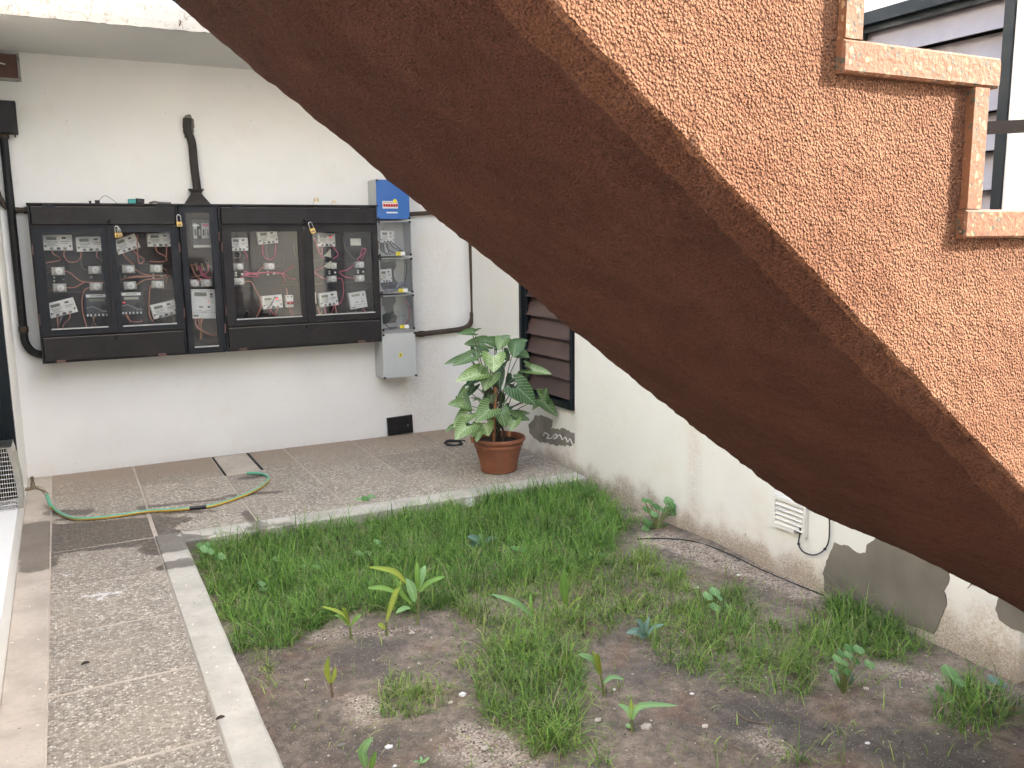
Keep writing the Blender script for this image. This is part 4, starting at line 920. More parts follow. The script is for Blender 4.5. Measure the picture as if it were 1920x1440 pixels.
meter(C_(420, 858), 0.152, 0.100, 3, 'white electricity meter with red glow beside the small red breaker', 'small', True)
meter(C_(803, 417), 0.142, 0.102, -1, 'white electricity meter with lit red lamp above the paper triangles', 'small', True)
meter(C_(820, 838), 0.146, 0.108, 6, 'tilted white electricity meter low in the right cabinet beside the square pale one')
meter(C_(1030, 845), 0.140, 0.130, 7, 'square pale electricity meter low in the right cabinet next to the clear boxes', 'big')
# breaker with red switch, modular breakers of the middle cabinet, paper triangles
c = ony(*C_(543, 852), YM); t = thing('circuit_breaker', (c[0], YM, c[2]-0.045), 'small white circuit breaker with red switch in the right cabinet', 'breaker')
m = MB(); m.rbox((c[0], YM+0.02, c[2]), 0.056, 0.045, 0.092, 0, 0.003); b_ = m.build('case', M['meter'], t)
for s_ in (-1, 1): m = MB(); m.rbox((c[0]+s_*0.013, YM-0.012, c[2]-0.012), 0.020, 0.022, 0.020, 0, 0.003); m.build('switch', M['red'], b_)
for s_ in (-1, 1): m = MB(); m.lathe((c[0]+s_*0.013, YM-0.003, c[2]+0.034), [(0.006, 0), (0.005, 0.003)], 10, axis='y'); m.build('screw', M['ink'], b_)
c = ony(*zm(212, 335), YM); t = thing('circuit_breaker', (c[0], YM, c[2]-0.1), 'grey modular breaker panel at the top of the narrow middle cabinet', 'breaker')
m = MB(); m.rbox((c[0], YM+0.03, c[2]-0.02), 0.135, 0.05, 0.215, -0.02, 0.004); b_ = m.build('case', M['meter_dark'], t)
for i in range(4): m = MB(); m.rbox((c[0]-0.042+0.028*i, YM-0.004, c[2]+0.005), 0.025, 0.024, 0.11, -0.02, 0.003); q_ = m.build('module', M['pvc_liner' if i != 1 else 'cab_in'], b_); m = MB(); m.rbox((c[0]-0.042+0.028*i, YM-0.02, c[2]-0.005), 0.012, 0.012, 0.045, 0, 0.002); m.build('switch', M['ink_grey' if i % 2 else 'meter_dark'], q_)
m = MB(); m.rbox((c[0]-0.035, YM-0.0185, c[2]+0.045), 0.045, 0.002, 0.012); m.build('label_strip', M['white'], b_)
m = MB(); m.rbox((c[0]+0.03, YM-0.0185, c[2]+0.045), 0.042, 0.002, 0.016); m.build('label_strip', M['wire_red'], b_)
m = MB(); m.rbox((c[0], YM+0.0, c[2]-0.105), 0.12, 0.012, 0.018, -0.02, 0.002); m.build('bracket', M['pvc_liner'], b_)
for pts, lb in ((((833, 478), (785, 530), (838, 542)), 'torn cream paper triangle under the lit meter'), (((838, 562), (782, 605), (842, 625)), 'lower cream paper triangle leaning over a fuse holder')):
    m = MB(); m.prism([ony(*C_(*q), YI-0.095) for q in pts], (0, 0.0015, 0)); tag(m.build('paper_scrap', M['lcd_pale']), lb, 'paper')
# padlocks hanging from the doors
def padlock(p, label, s=1.0, ang=0.0, y=YC-0.03):
    c = ony(p[0], p[1], y); t = thing('padlock', c, label, 'padlock', 'padlocks on the meter cabinets')
    a = R(ang); L = local(c, a)
    w, h = 0.036*s, 0.034*s
    m = MB(); q = L(0, -h/2); m.rbox((q[0], y, q[1]), w, 0.014*s, h, a, 0.003); b_ = m.build('body', M['brass'], t)
    m = MB(); q = L(0, -h*0.6); m.rbox((q[0], y-0.008*s, q[1]), w*0.6, 0.002, h*0.4, a); m.build('stamp', M['brass_old'], b_)
    P = []
    for k in range(13):
        an = math.pi*k/12; P.append(L(-0.012*s*math.cos(an), 0.030*s+0.014*s*math.sin(an)))
    P = [L(-0.012*s, -0.002)]+P+[L(0.012*s, -0.002)]
    m = MB(); m.tube([(q_[0], y, q_[1]) for q_ in P], 0.0033*s, 8); m.build('shackle', M['steel'], t, smooth=True)
padlock(A(880, 385), 'long-shackle padlock of the pair on the left cabinet doors', 1.0, 4)
padlock(A(897, 388), 'small tilted padlock of the pair on the left cabinet doors', 0.8, 12, YC-0.05)
padlock(A(1343, 302), 'brass padlock hanging at the edge of the narrow middle cabinet', 1.05, 2)
padlock(C_(700, 335), 'brass padlock hanging between the doors of the right cabinet', 1.1, 18)
# bits and pieces lying on the cabinet tops
def on_top(p): q = ony(p[0], p[1], YC+0.09); return q[0]
zt0 = CZ1+0.0105
x = on_top(A(1015, 150)); t = thing('plug', (x, YC+0.09, zt0), 'teal and black plug lying on top of the left cabinet', 'plug')
m = MB(); m.rbox((x-0.022, YC+0.09, zt0+0.017), 0.05, 0.05, 0.034, 0, 0.006); m.build('grip', M['teal'], t)
m = MB(); m.rbox((x+0.03, YC+0.09, zt0+0.019), 0.055, 0.04, 0.036, -0.1, 0.008); m.build('body', M['tape'], t)
x = on_top(A(730, 150)); m = MB(); m.rbox((x, YC+0.09, zt0+0.012), 0.03, 0.03, 0.024, 0, 0.003); m.rbox((x-0.045, YC+0.09, zt0+0.010), 0.015, 0.02, 0.02, 0, 0.002); m.tube(smoothpts([(x+0.01, YC+0.09, zt0+0.02), (x+0.05, YC+0.08, zt0+0.055), (x+0.10, YC+0.09, zt0+0.025), (x+0.12, YC+0.09, zt0+0.004)], 5), 0.0015, 5)
tag(m.build('cable_clip', M['pipe_grey']), 'small dark cable clip with thin wire on top of the left cabinet', 'clip')
x = on_top(A(1180, 155)); m = MB(); m.tube(smoothpts([(x-0.05, YC+0.08, zt0+0.008), (x-0.02, YC+0.1, zt0+0.016), (x+0.02, YC+0.09, zt0+0.01), (x+0.09, YC+0.09, zt0+0.007)], 5), 0.008, 8); tag(m.build('cable_end', M['wire_grey']), 'grey cable end lying on top of the left cabinet by the funnel', 'cable')
for p, lb, s_ in ((C_(733, 150), 'taller brass and white connector standing on the right cabinet', 1.3), (C_(857, 155), 'shorter brass connector standing on the right cabinet', 0.9)):
    x = on_top(p); t = thing('connector', (x, YC+0.09, zt0), lb, 'connector')
    m = MB(); m.rbox((x, YC+0.09, zt0+0.011*s_), 0.035*s_, 0.02, 0.021*s_, 0, 0.003); m.build('block', M['fuse_knob'], t)
    for dx in (-0.008, 0.009):
        m = MB(); m.lathe((x+dx*s_, YC+0.09, zt0+0.0215*s_), [(0.005*s_, 0), (0.005*s_, 0.012*s_), (0.003*s_, 0.013*s_), (0.003*s_, 0.022*s_)], 10); m.build('screw', M['brass'], t)
x = on_top(C_(690, 160)); m = MB(); m.tube(smoothpts([(x-0.02, YC+0.09, zt0+0.005), (x-0.01, YC+0.09, zt0+0.02), (x+0.012, YC+0.085, zt0+0.012), (x+0.02, YC+0.09, zt0+0.004), (x-0.005, YC+0.09, zt0+0.004)], 5), 0.004, 6); tag(m.build('cable_end', M['fuse_knob']), 'white curled cable end on top of the right cabinet', 'cable')

# ------------------------------------------------------------------ conduits and junction box
def pipe(name, pts, r, mat, label, n=6, collars=()):
    t = thing(name, pts[-1], label, 'pipe')
    m = MB(); m.tube(smoothpts(pts, n), r, 14); m.build('tube', M[mat], t, smooth=True)
    for p, d in collars:
        m = MB(); p = Vector(p); d = Vector(d).normalized(); m.tube([p-d*0.02, p-d*0.019, p+d*0.019, p+d*0.02], r*1.22, 14); m.build('collar', M['pipe_rust'], t, smooth=True)
    return t
yp = YB-0.032
P = [ony(*q, yp) for q in ((8, 256), (14, 330), (25, 440), (37, 560), (41, 615), (47, 640), (58, 657), (72, 664), (92, 667))]
x0_ = np.mean([p[0] for p in P[:4]]); P = [np.array([x0_, yp, p[2]]) if i < 5 else p for i, p in enumerate(P)]
pipe('conduit', P, 0.0255, 'pipe', 'black conduit running down from the junction box and bending into the left cabinet', 6, [(P[4]+np.array([0, 0, -0.01]), (0, 0, 1))])
P = [ony(*q, YB-0.02) for q in ((-40, 300), (-12, 345), (0, 372), (10, 386), (24, 393), (60, 395))]
pipe('conduit', P, 0.0185, 'pipe_rust', 'thin brown conduit bending into the top side of the left cabinet', 6, [(ony(51, 394.5, YB-0.02), (1, 0, 0))])
yb2 = YB-0.045; P = [ony(*q, yp) for q in ((372, 372), (364, 310), (360, 268), (352, 245), (351, 222))]
fu = thing('funnel_conduit', P[0], 'dusty grey conduit with funnel foot rising from the narrow cabinet', 'conduit')
m = MB(); m.tube(smoothpts(P, 5), 0.029, 14); m.build('tube', M['pipe_grey'], fu, smooth=True)
c = ony(369, 381, yp); zb_ = CZ1+0.011
prof_ = [(0.088, zb_), (0.080, zb_+0.012), (0.040, zb_+0.070), (0.034, zb_+0.082), (0.042, zb_+0.096), (0.050, zb_+0.104), (0.050, zb_+0.112)]
V = []
for r_, z in prof_:
    V += [(c[0]-r_, YB-0.003, z), (c[0]-r_, YB-0.03-r_*0.9, z), (c[0]+r_, YB-0.03-r_*0.9, z), (c[0]+r_, YB-0.003, z)]
m = MB(); k = len(prof_); m.add(V, [(i*4+j, i*4+(j+1) % 4, (i+1)*4+(j+1) % 4, (i+1)*4+j) for i in range(k-1) for j in range(4)]+[(0, 1, 2, 3), tuple((k-1)*4+j for j in range(4))]); m.build('funnel', M['pipe_grey'], fu)
patch('plaster_hole', [z3(*q) for q in ((1295, 840), (1310, 815), (1345, 815), (1375, 850), (1385, 900), (1380, 940), (1330, 985), (1315, 990), (1300, 930))], lambda u, v: ony(u, v, YB), (0, -0.006, 0), M['cement'], wb, 0.008)
P = [ony(*q, yp) for q in ((776, 627), (800, 625), (840, 620.5), (864, 617), (878, 611), (885, 598), (887, 580), (886, 540), (884, 480), (882, 440), (880, 400))]
pipe('conduit', P, 0.0215, 'pipe_rust', 'brown conduit turning up in the corner behind the potted plant', 5, [(ony(886.5, 590, yp), (0, 0, 1)), (ony(790, 626, yp), (1, 0, 0))])
P = [ony(*q, yp) for q in ((762, 402), (790, 400), (860, 396), (884, 395))]
pipe('conduit', P, 0.017, 'pipe_rust', 'brown conduit leaving the blue breaker box behind the stair', 4)
jb = thing('junction_box', ony(5, 250, YB-0.05), 'black metal junction box on the back wall above the corner pipe', 'junction box')
x0j, x1j = ony(-45, 220, YB-0.1)[0], ony(31, 220, YB-0.1)[0]; z1j, z0j = ony(10, 188, YB-0.1)[2], ony(10, 249, YB-0.1)[2]
m = MB(); m.rbox(((x0j+x1j)/2, YB-0.052, (z0j+z1j)/2), x1j-x0j, 0.10, z1j-z0j, 0, 0.002); m.build('box', M['cab'], jb)
m = MB(); m.rbox(((x0j+x1j)/2-0.002, YB-0.106, (z0j+z1j)/2), x1j-x0j-0.006, 0.007, z1j-z0j-0.006, 0, 0.002); m.build('lid', M['cab'], jb)
m = MB(); m.lathe((x0_, yp, z0j-0.03), [(0.032, 0), (0.034, 0.01), (0.034, 0.032)], 16); m.build('collar', M['pipe_rust'], jb)
m = MB(); m.tube([(x1j-0.02, yp-0.02, z0j-0.001), (x1j-0.02, yp-0.02, z0j-0.022)], 0.005, 8); m.build('bolt', M['pipe_rust'], jb)
# brown vent tile high in the corner
vt = thing('wall_vent', ony(12, 150, YB), 'brown ceramic vent tile under the roof overhang', 'vent')
xv0, xv1 = -0.36+0.05, ony(33, 125, YB)[0]; zv1, zv0 = ony(15, 102, YB)[2], ony(15, 150, YB)[2]
m = MB(); m.box(xv0, xv1, YB-0.012, YB-0.003, zv0+0.01, zv1); m.build('tile', M['vent_brown'], vt)
m = MB(); m.box(xv1, xv1+0.015, YB-0.024, YB-0.002, zv0-0.005, zv1+0.008); m.box(xv0, xv1, YB-0.026, YB-0.0025, zv0-0.008, zv0+0.01); m.box(xv0, xv1, YB-0.02, YB-0.0025, zv1, zv1+0.007); m.build('surround', M['fascia'], vt)
m = MB(); m.tube(smoothpts([(xv0+0.03, YB-0.018, zv0+0.02), (xv0+0.036, YB-0.018, zv0+0.07), (xv0+0.06, YB-0.018, zv0+0.10), (xv0+0.11, YB-0.018, zv0+0.095)], 5), 0.005, 6); m.build('paint_run', M['fuse_knob'], vt)
# black plate at the foot of the back wall
pl_ = thing('cover_plate', ony(752, 813, YB), 'small black square cover plate at the foot of the back wall', 'plate')
x0p, x1p = ony(727, 800, YB-0.02)[0], ony(774, 798, YB-0.02)[0]
m = MB(); m.rbox(((x0p+x1p)/2, YB-0.013, 0.083), x1p-x0p, 0.022, 0.150, 0.03, 0.003); m.build('plate', M['pipe'], pl_)
q = ony(765, 797.5, YB-0.03); m = MB(); m.lathe((q[0], YB-0.024, q[2]), [(0.007, 0), (0.005, 0.004)], 10, axis='y'); m.build('screw', M['screw'], pl_)

# ------------------------------------------------------------------ stack of plastic boxes right of the cabinets
YX = 6.605
def xr(p): return ony(p[0], p[1], YX)
def pbox(x0, x1, z0, z1, name, label, front, liner):
    t = thing(name, ((x0+x1)/2, YB, z0), label, 'electrical box', 'plastic boxes stacked beside the right cabinet')
    b = MB(); T = 0.006; yb_ = YB-0.002; ym = YX+0.012
    if liner:
        b.box(x0, x0+T, ym, yb_, z0, z1); b.box(x1-T, x1, ym, yb_, z0, z1); b.box(x0+T, x1-T, ym, yb_, z0, z0+T); b.box(x0+T, x1-T, ym, yb_, z1-T, z1); b.box(x0+T, x1-T, yb_-0.02, yb_-0.001, z0+T, z1-T)
    else: b.rbox(((x0+x1)/2, (ym+yb_)/2, (z0+z1)/2), x1-x0, yb_-ym, z1-z0, 0, 0.001)
    b.build('housing', M['pvc'], t)
    l = MB()
    if liner:
        l.box(x0+0.001, x1-0.001, YX, YX+0.004, z0+0.001, z1-0.001)
        e = MB()
        for q in ((x0, x0+0.008, z0, z1), (x1-0.008, x1, z0, z1), (x0+0.008, x1-0.008, z0, z0+0.008), (x0+0.008, x1-0.008, z1-0.008, z1)): e.box(q[0], q[1], YX+0.0045, YX+0.0115, q[2], q[3])
        e.build('rim', M['pvc'], t)
    else: l.rbox(((x0+x1)/2, YX+0.006, (z0+z1)/2), x1-x0-0.002, 0.0115, z1-z0-0.002, 0, 0.004)
    ld = l.build('lid', front, t)
    for xx in (x0+0.008, x1-0.008):
        for zz in (z0+0.008, z1-0.008):
            m = MB(); m.lathe((xx, YX-0.0005, zz), [(0.0095, 0), (0.0095, 0.006), (0.006, 0.010)], 12, axis='y'); m.build('knob', M['tape'], ld)
    return t
bx0, bx1 = xr(C_(1185, 700))[0]-0.004, xr(C_(1412, 700))[0]
bz = [xr(C_(1300, v))[2] for v in (0, 270, 282, 530, 545, 795, 808, 1058)]
bg = [xr(C_(1330, 1078))[2], xr(C_(1330, 1395))[2]]
bt = pbox(bx0, bx1, bz[1], bz[0]+0.012, 'breaker_box', 'blue fronted breaker box at the top of the stack', M['blue'], False)
c = xr(C_(1256, 167)); m = MB(); m.rbox((c[0], YX-0.003, c[2]), 0.125, 0.006, 0.056, 0, 0.002); w_ = m.build('window_frame', M['white'], bt)
for i in range(6):
    m = MB(); m.rbox((c[0]-0.05+0.02*i, YX-0.010, c[2]-0.004), 0.015, 0.012, 0.022, 0, 0.002); m.build('switch', M['red'], w_)
m = MB(); m.rbox((c[0], YX-0.0065, c[2]+0.019), 0.12, 0.0015, 0.012); m.build('print_line', M['lcd_pale'], w_)
q = xr(C_(1288, 140)); m = MB(); m.lathe((q[0], YX-0.0075, q[2]), [(0.016, 0), (0.016, 0.0015)], 16, axis='y'); m.build('sticker', M['yellow'], bt)
q = xr(C_(1270, 222)); m = MB(); m.rbox((q[0], YX-0.001, q[2]), 0.092, 0.0015, 0.011); m.build('label_strip', M['white'], bt)
def warn(p, t):
    q = xr(p); m = MB(); m.rbox((q[0]-0.018, YX-0.0013, q[2]), 0.038, 0.0016, 0.028); l = m.build('warning_label', M['yellow'], t)
    m = MB(); m.prism([(q[0]-0.014, YX-0.0025, q[2]+0.009), (q[0]-0.022, YX-0.0025, q[2]-0.002), (q[0]-0.017, YX-0.0025, q[2]-0.002), (q[0]-0.02, YX-0.0025, q[2]-0.011), (q[0]-0.011, YX-0.0025, q[2]+0.002), (q[0]-0.016, YX-0.0025, q[2]+0.002)], (0, 0.0004, 0)); m.build('lightning_bolt', M['ink'], l)
    m = MB(); m.rbox((q[0]+0.019, YX-0.0013, q[2]), 0.036, 0.0016, 0.028); m.build('white_label', M['white'], l)
yq = 6.70
t1 = pbox(bx0+0.001, bx1+0.003, bz[3], bz[2], 'meter_box', 'clear lidded meter box directly below the blue breaker box', M['clear'], True)
m = MB(); q0, q1 = ony(*C_(1205, 310), 6.78), ony(*C_(1352, 500), 6.78); m.box(q0[0], q1[0], 6.765, 6.786, q1[2], q0[2]); m.build('mounting_plate', M['pvc'], t1); warn(C_(1330, 514), t1)
for pts in (((1190, 440), (1195, 490), (1240, 520)), ((1225, 430), (1240, 480), (1290, 510)), ((1250, 430), (1280, 470), (1330, 495)), ((1235, 440), (1245, 500), (1255, 522)), ((1265, 430), (1300, 460), (1345, 500))): wire(t1, [C_(*q) for q in pts], 'wire_black', 0.0035, 6.70)
meter(C_(1237, 395), 0.118, 0.098, -2, 'grey electricity meter inside the clear box below the blue one', 'small', False, yq, 'meters in the clear boxes')
t2 = pbox(bx0+0.003, bx1+0.007, bz[5], bz[4], 'meter_box', 'clear lidded meter box in the middle of the three clear boxes', M['clear'], True)
hg = [(-0.09, 0.115), (0.045, 0.115), (0.05, 0.07), (0.025, 0.03), (0.03, -0.03), (0.055, -0.06), (0.04, -0.11), (-0.07, -0.115), (-0.09, -0.06), (-0.05, -0.02), (-0.055, 0.03), (-0.095, 0.06)]
def hour(t, p, s=1.0): c = ony(*p, 6.77); m = MB(); m.prism([(c[0]+x*s, 6.775, c[2]+z*s) for x, z in hg], (0, 0.008, 0)); m.build('mounting_plate', M['meter_dark'], t)
hour(t2, C_(1262, 665)); warn(C_(1350, 775), t2)
for pts in (((1205, 730), (1215, 770), (1290, 780), (1330, 740), (1360, 735)), ((1230, 725), (1260, 765), (1310, 760), (1365, 740)), ((1250, 730), (1290, 730), (1340, 720), (1365, 735)), ((1200, 750), (1240, 790), (1300, 770))): wire(t2, [C_(*q) for q in pts], 'wire_blue', 0.0035, 6.70)
wire(t2, [C_(*q) for q in ((1370, 575), (1375, 640), (1360, 720))], 'wire_black', 0.005, 6.70)
meter(C_(1228, 672), 0.100, 0.105, 3, 'beige electricity meter inside the middle clear box', 'small', False, yq, 'meters in the clear boxes')
t3 = pbox(bx0+0.006, bx1+0.011, bz[7], bz[6], 'meter_box', 'empty clear lidded meter box above the plain grey box', M['clear'], True)
hour(t3, C_(1262, 915), 0.95); warn(C_(1358, 1032), t3)
for pts, mm in ((((1360, 840), (1385, 890), (1390, 960), (1365, 1015)), 'wire_red'), (((1375, 850), (1400, 900), (1400, 970), (1375, 1015)), 'wire_blue'), (((1370, 845), (1393, 900), (1394, 965), (1370, 1018)), 'wire_pink'), (((1210, 1000), (1250, 1040), (1310, 1035)), 'wire_black')): wire(t3, [C_(*q) for q in pts], mm, 0.0035, 6.70)
m = MB(); m.box(bx0+0.01, bx1+0.008, YX+0.003, YX+0.012, bg[0]+0.002, bz[7]-0.002); m.build('vent_strip', M['ink_grey'], t3)
t4 = pbox(bx0+0.006, bx1+0.016, bg[1], bg[0], 'junction_cabinet', 'plain pale grey plastic box at the bottom of the stack', M['pvc'], False)
q = xr(C_(1331, 1234)); m = MB(); m.rbox((q[0], YX-0.001, q[2]), 0.026, 0.0016, 0.034); l = m.build('warning_label', M['yellow'], t4); m = MB(); m.rbox((q[0], YX-0.0022, q[2]), 0.006, 0.0006, 0.02, 0.3); m.build('lightning_bolt', M['ink'], l)
# ------------------------------------------------------------------ things on the right wall and the paving
vn = thing('vent_grille', tuple(onx(1485, 1000, XR-0.03)), 'white plastic louvred vent with broken corner low on the side wall', 'vent')
XW = XR-0.022
vy = [onx(*z7(520, 290), XW)[1], onx(*z7(705, 370), XW)[1]]; vz = [0.178, 0.335]
y0v, y1v = min(vy), max(vy)
m = MB(); F_ = 0.018
for a, b, c, d in ((y0v, y0v+F_, vz[0], vz[1]), (y1v-F_, y1v, vz[0], vz[1]), (y0v+F_, y1v-F_, vz[1]-F_, vz[1]), (y0v+F_+0.05, y1v-F_, vz[0], vz[0]+F_)): m.box(XW-0.022, XW-0.001, a, b, c, d)
m.build('frame', M['vent'], vn)
for i in range(5):
    z = vz[0]+F_+0.002+i*(vz[1]-vz[0]-2*F_)/5; m = MB(); m.prism([(XW-0.024, y0v+F_, z), (XW-0.008, y0v+F_, z+0.016), (XW-0.005, y0v+F_, z+0.016), (XW-0.022, y0v+F_, z-0.002)], (0, y1v-y0v-2*F_, 0)); m.build('slat', M['vent'], vn)
m = MB(); m.box(XW-0.0005, XW-0.003, y0v+F_, y1v-F_, vz[0]+0.002, vz[1]-F_); m.build('backing', M['pipe_grey'], vn)
P = [onx(*z7(*q), XW-0.016) for q in ((655, 318), (662, 345), (655, 385), (652, 420), (668, 455), (700, 475), (735, 482), (770, 472), (800, 448), (818, 415), (825, 370), (826, 300), (822, 240), (815, 190))]
wc = thing('hanging_cable', P[0], 'thin black cable hanging in a loop from the white vent', 'cable')
m = MB(); m.tube(smoothpts(P, 5), 0.0035, 7); m.build('cable', M['wire_black'], wc, smooth=True)
for i in (3, 8): m = MB(); m.lathe(P[i], [(0.002, -0.006), (0.007, -0.003), (0.007, 0.003), (0.002, 0.006)], 8); m.build('knot', M['wire_black'], wc)
for pts, lb in ((((1628, 540), (1635, 590), (1642, 620), (1620, 650), (1602, 670)), 'dead root dangling on the side wall beside the big cement patch'), (((1690, 590), (1697, 615), (1695, 630), (1708, 636)), 'short dead root dangling on the side wall below the stair')):
    m = MB(); m.tube(smoothpts([onx(*z7(*q), XW-0.008) for q in pts], 4), 0.0035, 6, r1=0.0015)
    if len(pts) > 4: m.tube(smoothpts([onx(*z7(*q), XW-0.008) for q in ((1622, 648), (1635, 645), (1643, 655))], 3), 0.0025, 5)
    tag(m.build('dead_root', M['twig']), lb, 'root')
# thin black cable lying along the foot of the right wall
P = [gp(*q, ZS+0.012) for q in ((1195, 1008), (1240, 1006), (1300, 1012), (1360, 1032), (1430, 1062), (1500, 1092), (1545, 1110))]
P = [(x, y, soil_z(x, y)+0.005) for x, y, z in P]
m = MB(); m.tube(smoothpts(P, 6), 0.0032, 6); tag(m.build('ground_cable', M['wire_black']), 'thin dark cable lying on the soil along the side wall', 'cable')
# black cable coil beside the pot
c = gp(850, 833); t = thing('cable_coil', c, 'small black cable coil lying on the paving beside the pot', 'cable coil')
P = []
for k in range(90):
    a = k*2*math.pi/26; rr = 0.062+0.006*math.sin(k*0.9); P.append((c[0]+rr*1.05*math.cos(a), c[1]+rr*math.sin(a)*1.25, 0.006+0.004*(k//26)+0.002*math.sin(k*0.7)))
e = gp(873, 828); P += [(c[0]+0.10, c[1]+0.05, 0.012), (e[0], e[1], 0.006)]
m = MB(); m.tube(P, 0.0045, 7); m.build('loops', M['wire_black'], t, smooth=True)
# tap and hose
ty, tz = 6.02, 0.118
tp = thing('garden_tap', (XL, ty, tz), 'old brass garden tap on the left wall feeding the hose', 'tap')
m = MB(); m.lathe((XL+0.001, ty, tz), [(0.022, 0), (0.022, 0.006), (0.012, 0.012)], 16, axis='x'); m.build('flange', M['fuse_knob'], tp)
m = MB(); m.tube(smoothpts([(XL+0.01, ty, tz), (XL+0.04, ty, tz+0.001), (XL+0.07, ty, tz+0.004), (XL+0.092, ty-0.005, tz-0.002), (XL+0.112, ty-0.01, tz-0.018), (XL+0.122, ty-0.012, tz-0.032)], 4), 0.0105, 12); m.build('spout', M['brass_old'], tp, smooth=True)
m = MB(); m.lathe((XL+0.058, ty, tz+0.008), [(0.015, -0.012), (0.016, 0.008), (0.013, 0.012), (0.013, 0.03), (0.009, 0.034), (0.009, 0.05), (0.006, 0.052)], 14); m.build('valve', M['brass_old'], tp, smooth=True)
m = MB(); m.lathe((XL+0.058, ty, tz+0.066), [(0.003, -0.014), (0.010, -0.008), (0.012, 0.0), (0.010, 0.008), (0.003, 0.012)], 14); m.build('handle', M['brass_old'], tp, smooth=True)
m = MB(); m.tube([(XL+0.121, ty-0.0115, tz-0.030), (XL+0.124, ty-0.0125, tz-0.044)], 0.0145, 12); m.build('clamp', M['steel'], tp)
hp = [(XL+0.123, ty-0.012, tz-0.036), (XL+0.132, ty-0.03, tz-0.062)]
hp += [gp(*z6(*q)) for q in ((345, 675), (395, 712), (450, 735), (510, 745), (640, 738), (800, 718), (950, 695), (1120, 686), (1310, 668), (1400, 650), (1540, 603), (1640, 560), (1700, 520), (1727, 490), (1712, 464), (1670, 452), (1590, 448))]
HR = 0.0105
hp = hp[:2]+[(-0.172, 5.88, 0.030)]+[(p[0], p[1], HR+0.004) for p in hp[2:]]
hs = smoothpts(hp, 8); ho = thing('garden_hose', hp[-1], 'green and yellow striped garden hose lying from the tap across the wet paving', 'hose')
m = MB(); nn = 12; m.tube(hs, HR, nn, mats=[0 if j < 6 else 1 for j in range(nn)], twist=0.006, zup=True); m.build('tube', [M['hose_green'], M['hose_yellow']], ho, smooth=True)
i0 = min(range(len(hs)), key=lambda i: (hs[i]-Vector(hp[11])).length); m = MB(); m.tube(hs[i0-4:i0+2], HR+0.0012, 12); m.build('tape_wrap', M['tape'], ho, smooth=True)

# ------------------------------------------------------------------ potted arrowhead plant
PX, PY = 2.635, 5.36
pot = thing('potted_plant', (PX, PY, 0), 'potted arrowhead plant with variegated leaves in a terracotta pot in the corner', 'potted plant')
pf = [(0.118, 0.001), (0.128, 0.006), (0.131, 0.05), (0.134, 0.055), (0.136, 0.07), (0.152, 0.135), (0.156, 0.14), (0.157, 0.152), (0.164, 0.175), (0.172, 0.185), (0.172, 0.20), (0.168, 0.206), (0.182, 0.215), (0.190, 0.225), (0.191, 0.236), (0.186, 0.245), (0.176, 0.246), (0.170, 0.24), (0.165, 0.205)]
m = MB(); m.lathe((PX, PY, 0.0), pf, 56); m.f = m.f[:-1]; m.m = m.m[:-1]; m.build('pot', M['pot'], pot, smooth=True)
m = MB(); nrad = 10; V = [(PX, PY, 0.205)]
for i in range(1, nrad+1):
    for j in range(32):
        a = 2*math.pi*j/32; r_ = 0.168*i/nrad; V.append((PX+r_*math.cos(a), PY+r_*math.sin(a), 0.205+0.012*mnoise.noise(Vector((r_*math.cos(a)*25, r_*math.sin(a)*25, 0)))))
m.add(V, [(0, 1+j, 1+(j+1) % 32) for j in range(32)]+[(1+(i-1)*32+j, 1+i*32+j, 1+i*32+(j+1) % 32, 1+(i-1)*32+(j+1) % 32) for i in range(1, nrad) for j in range(32)]); m.build('potting_soil', M['potsoil'], pot, smooth=True)
q = ony(*z5(497, 965), PY-0.06); q2 = ony(*z5(512, 640), PY-0.05)
m = MB(); m.tube([(q[0], PY-0.06, 0.2), tuple(q2)], 0.011, 8); m.build('stake', M['stake'], pot, smooth=True)
rl = random.Random(11)
for i in range(9):                                        # twining stems and roots
    x_ = q[0]+0.03+0.07*rl.random(); y_ = PY-0.05+0.1*rl.random(); P = [(x_, y_, 0.2)]
    for k in range(1, 7): P.append((x_-0.008*k+0.02*math.sin(k*1.3+i), y_+0.015*math.cos(k*1.7+i), 0.2+k*(0.06+0.012*(i % 3))))
    m = MB(); m.tube(smoothpts(P, 4), 0.0062, 6, r1=0.0035); m.build('stem', M['stem'], pot, smooth=True)
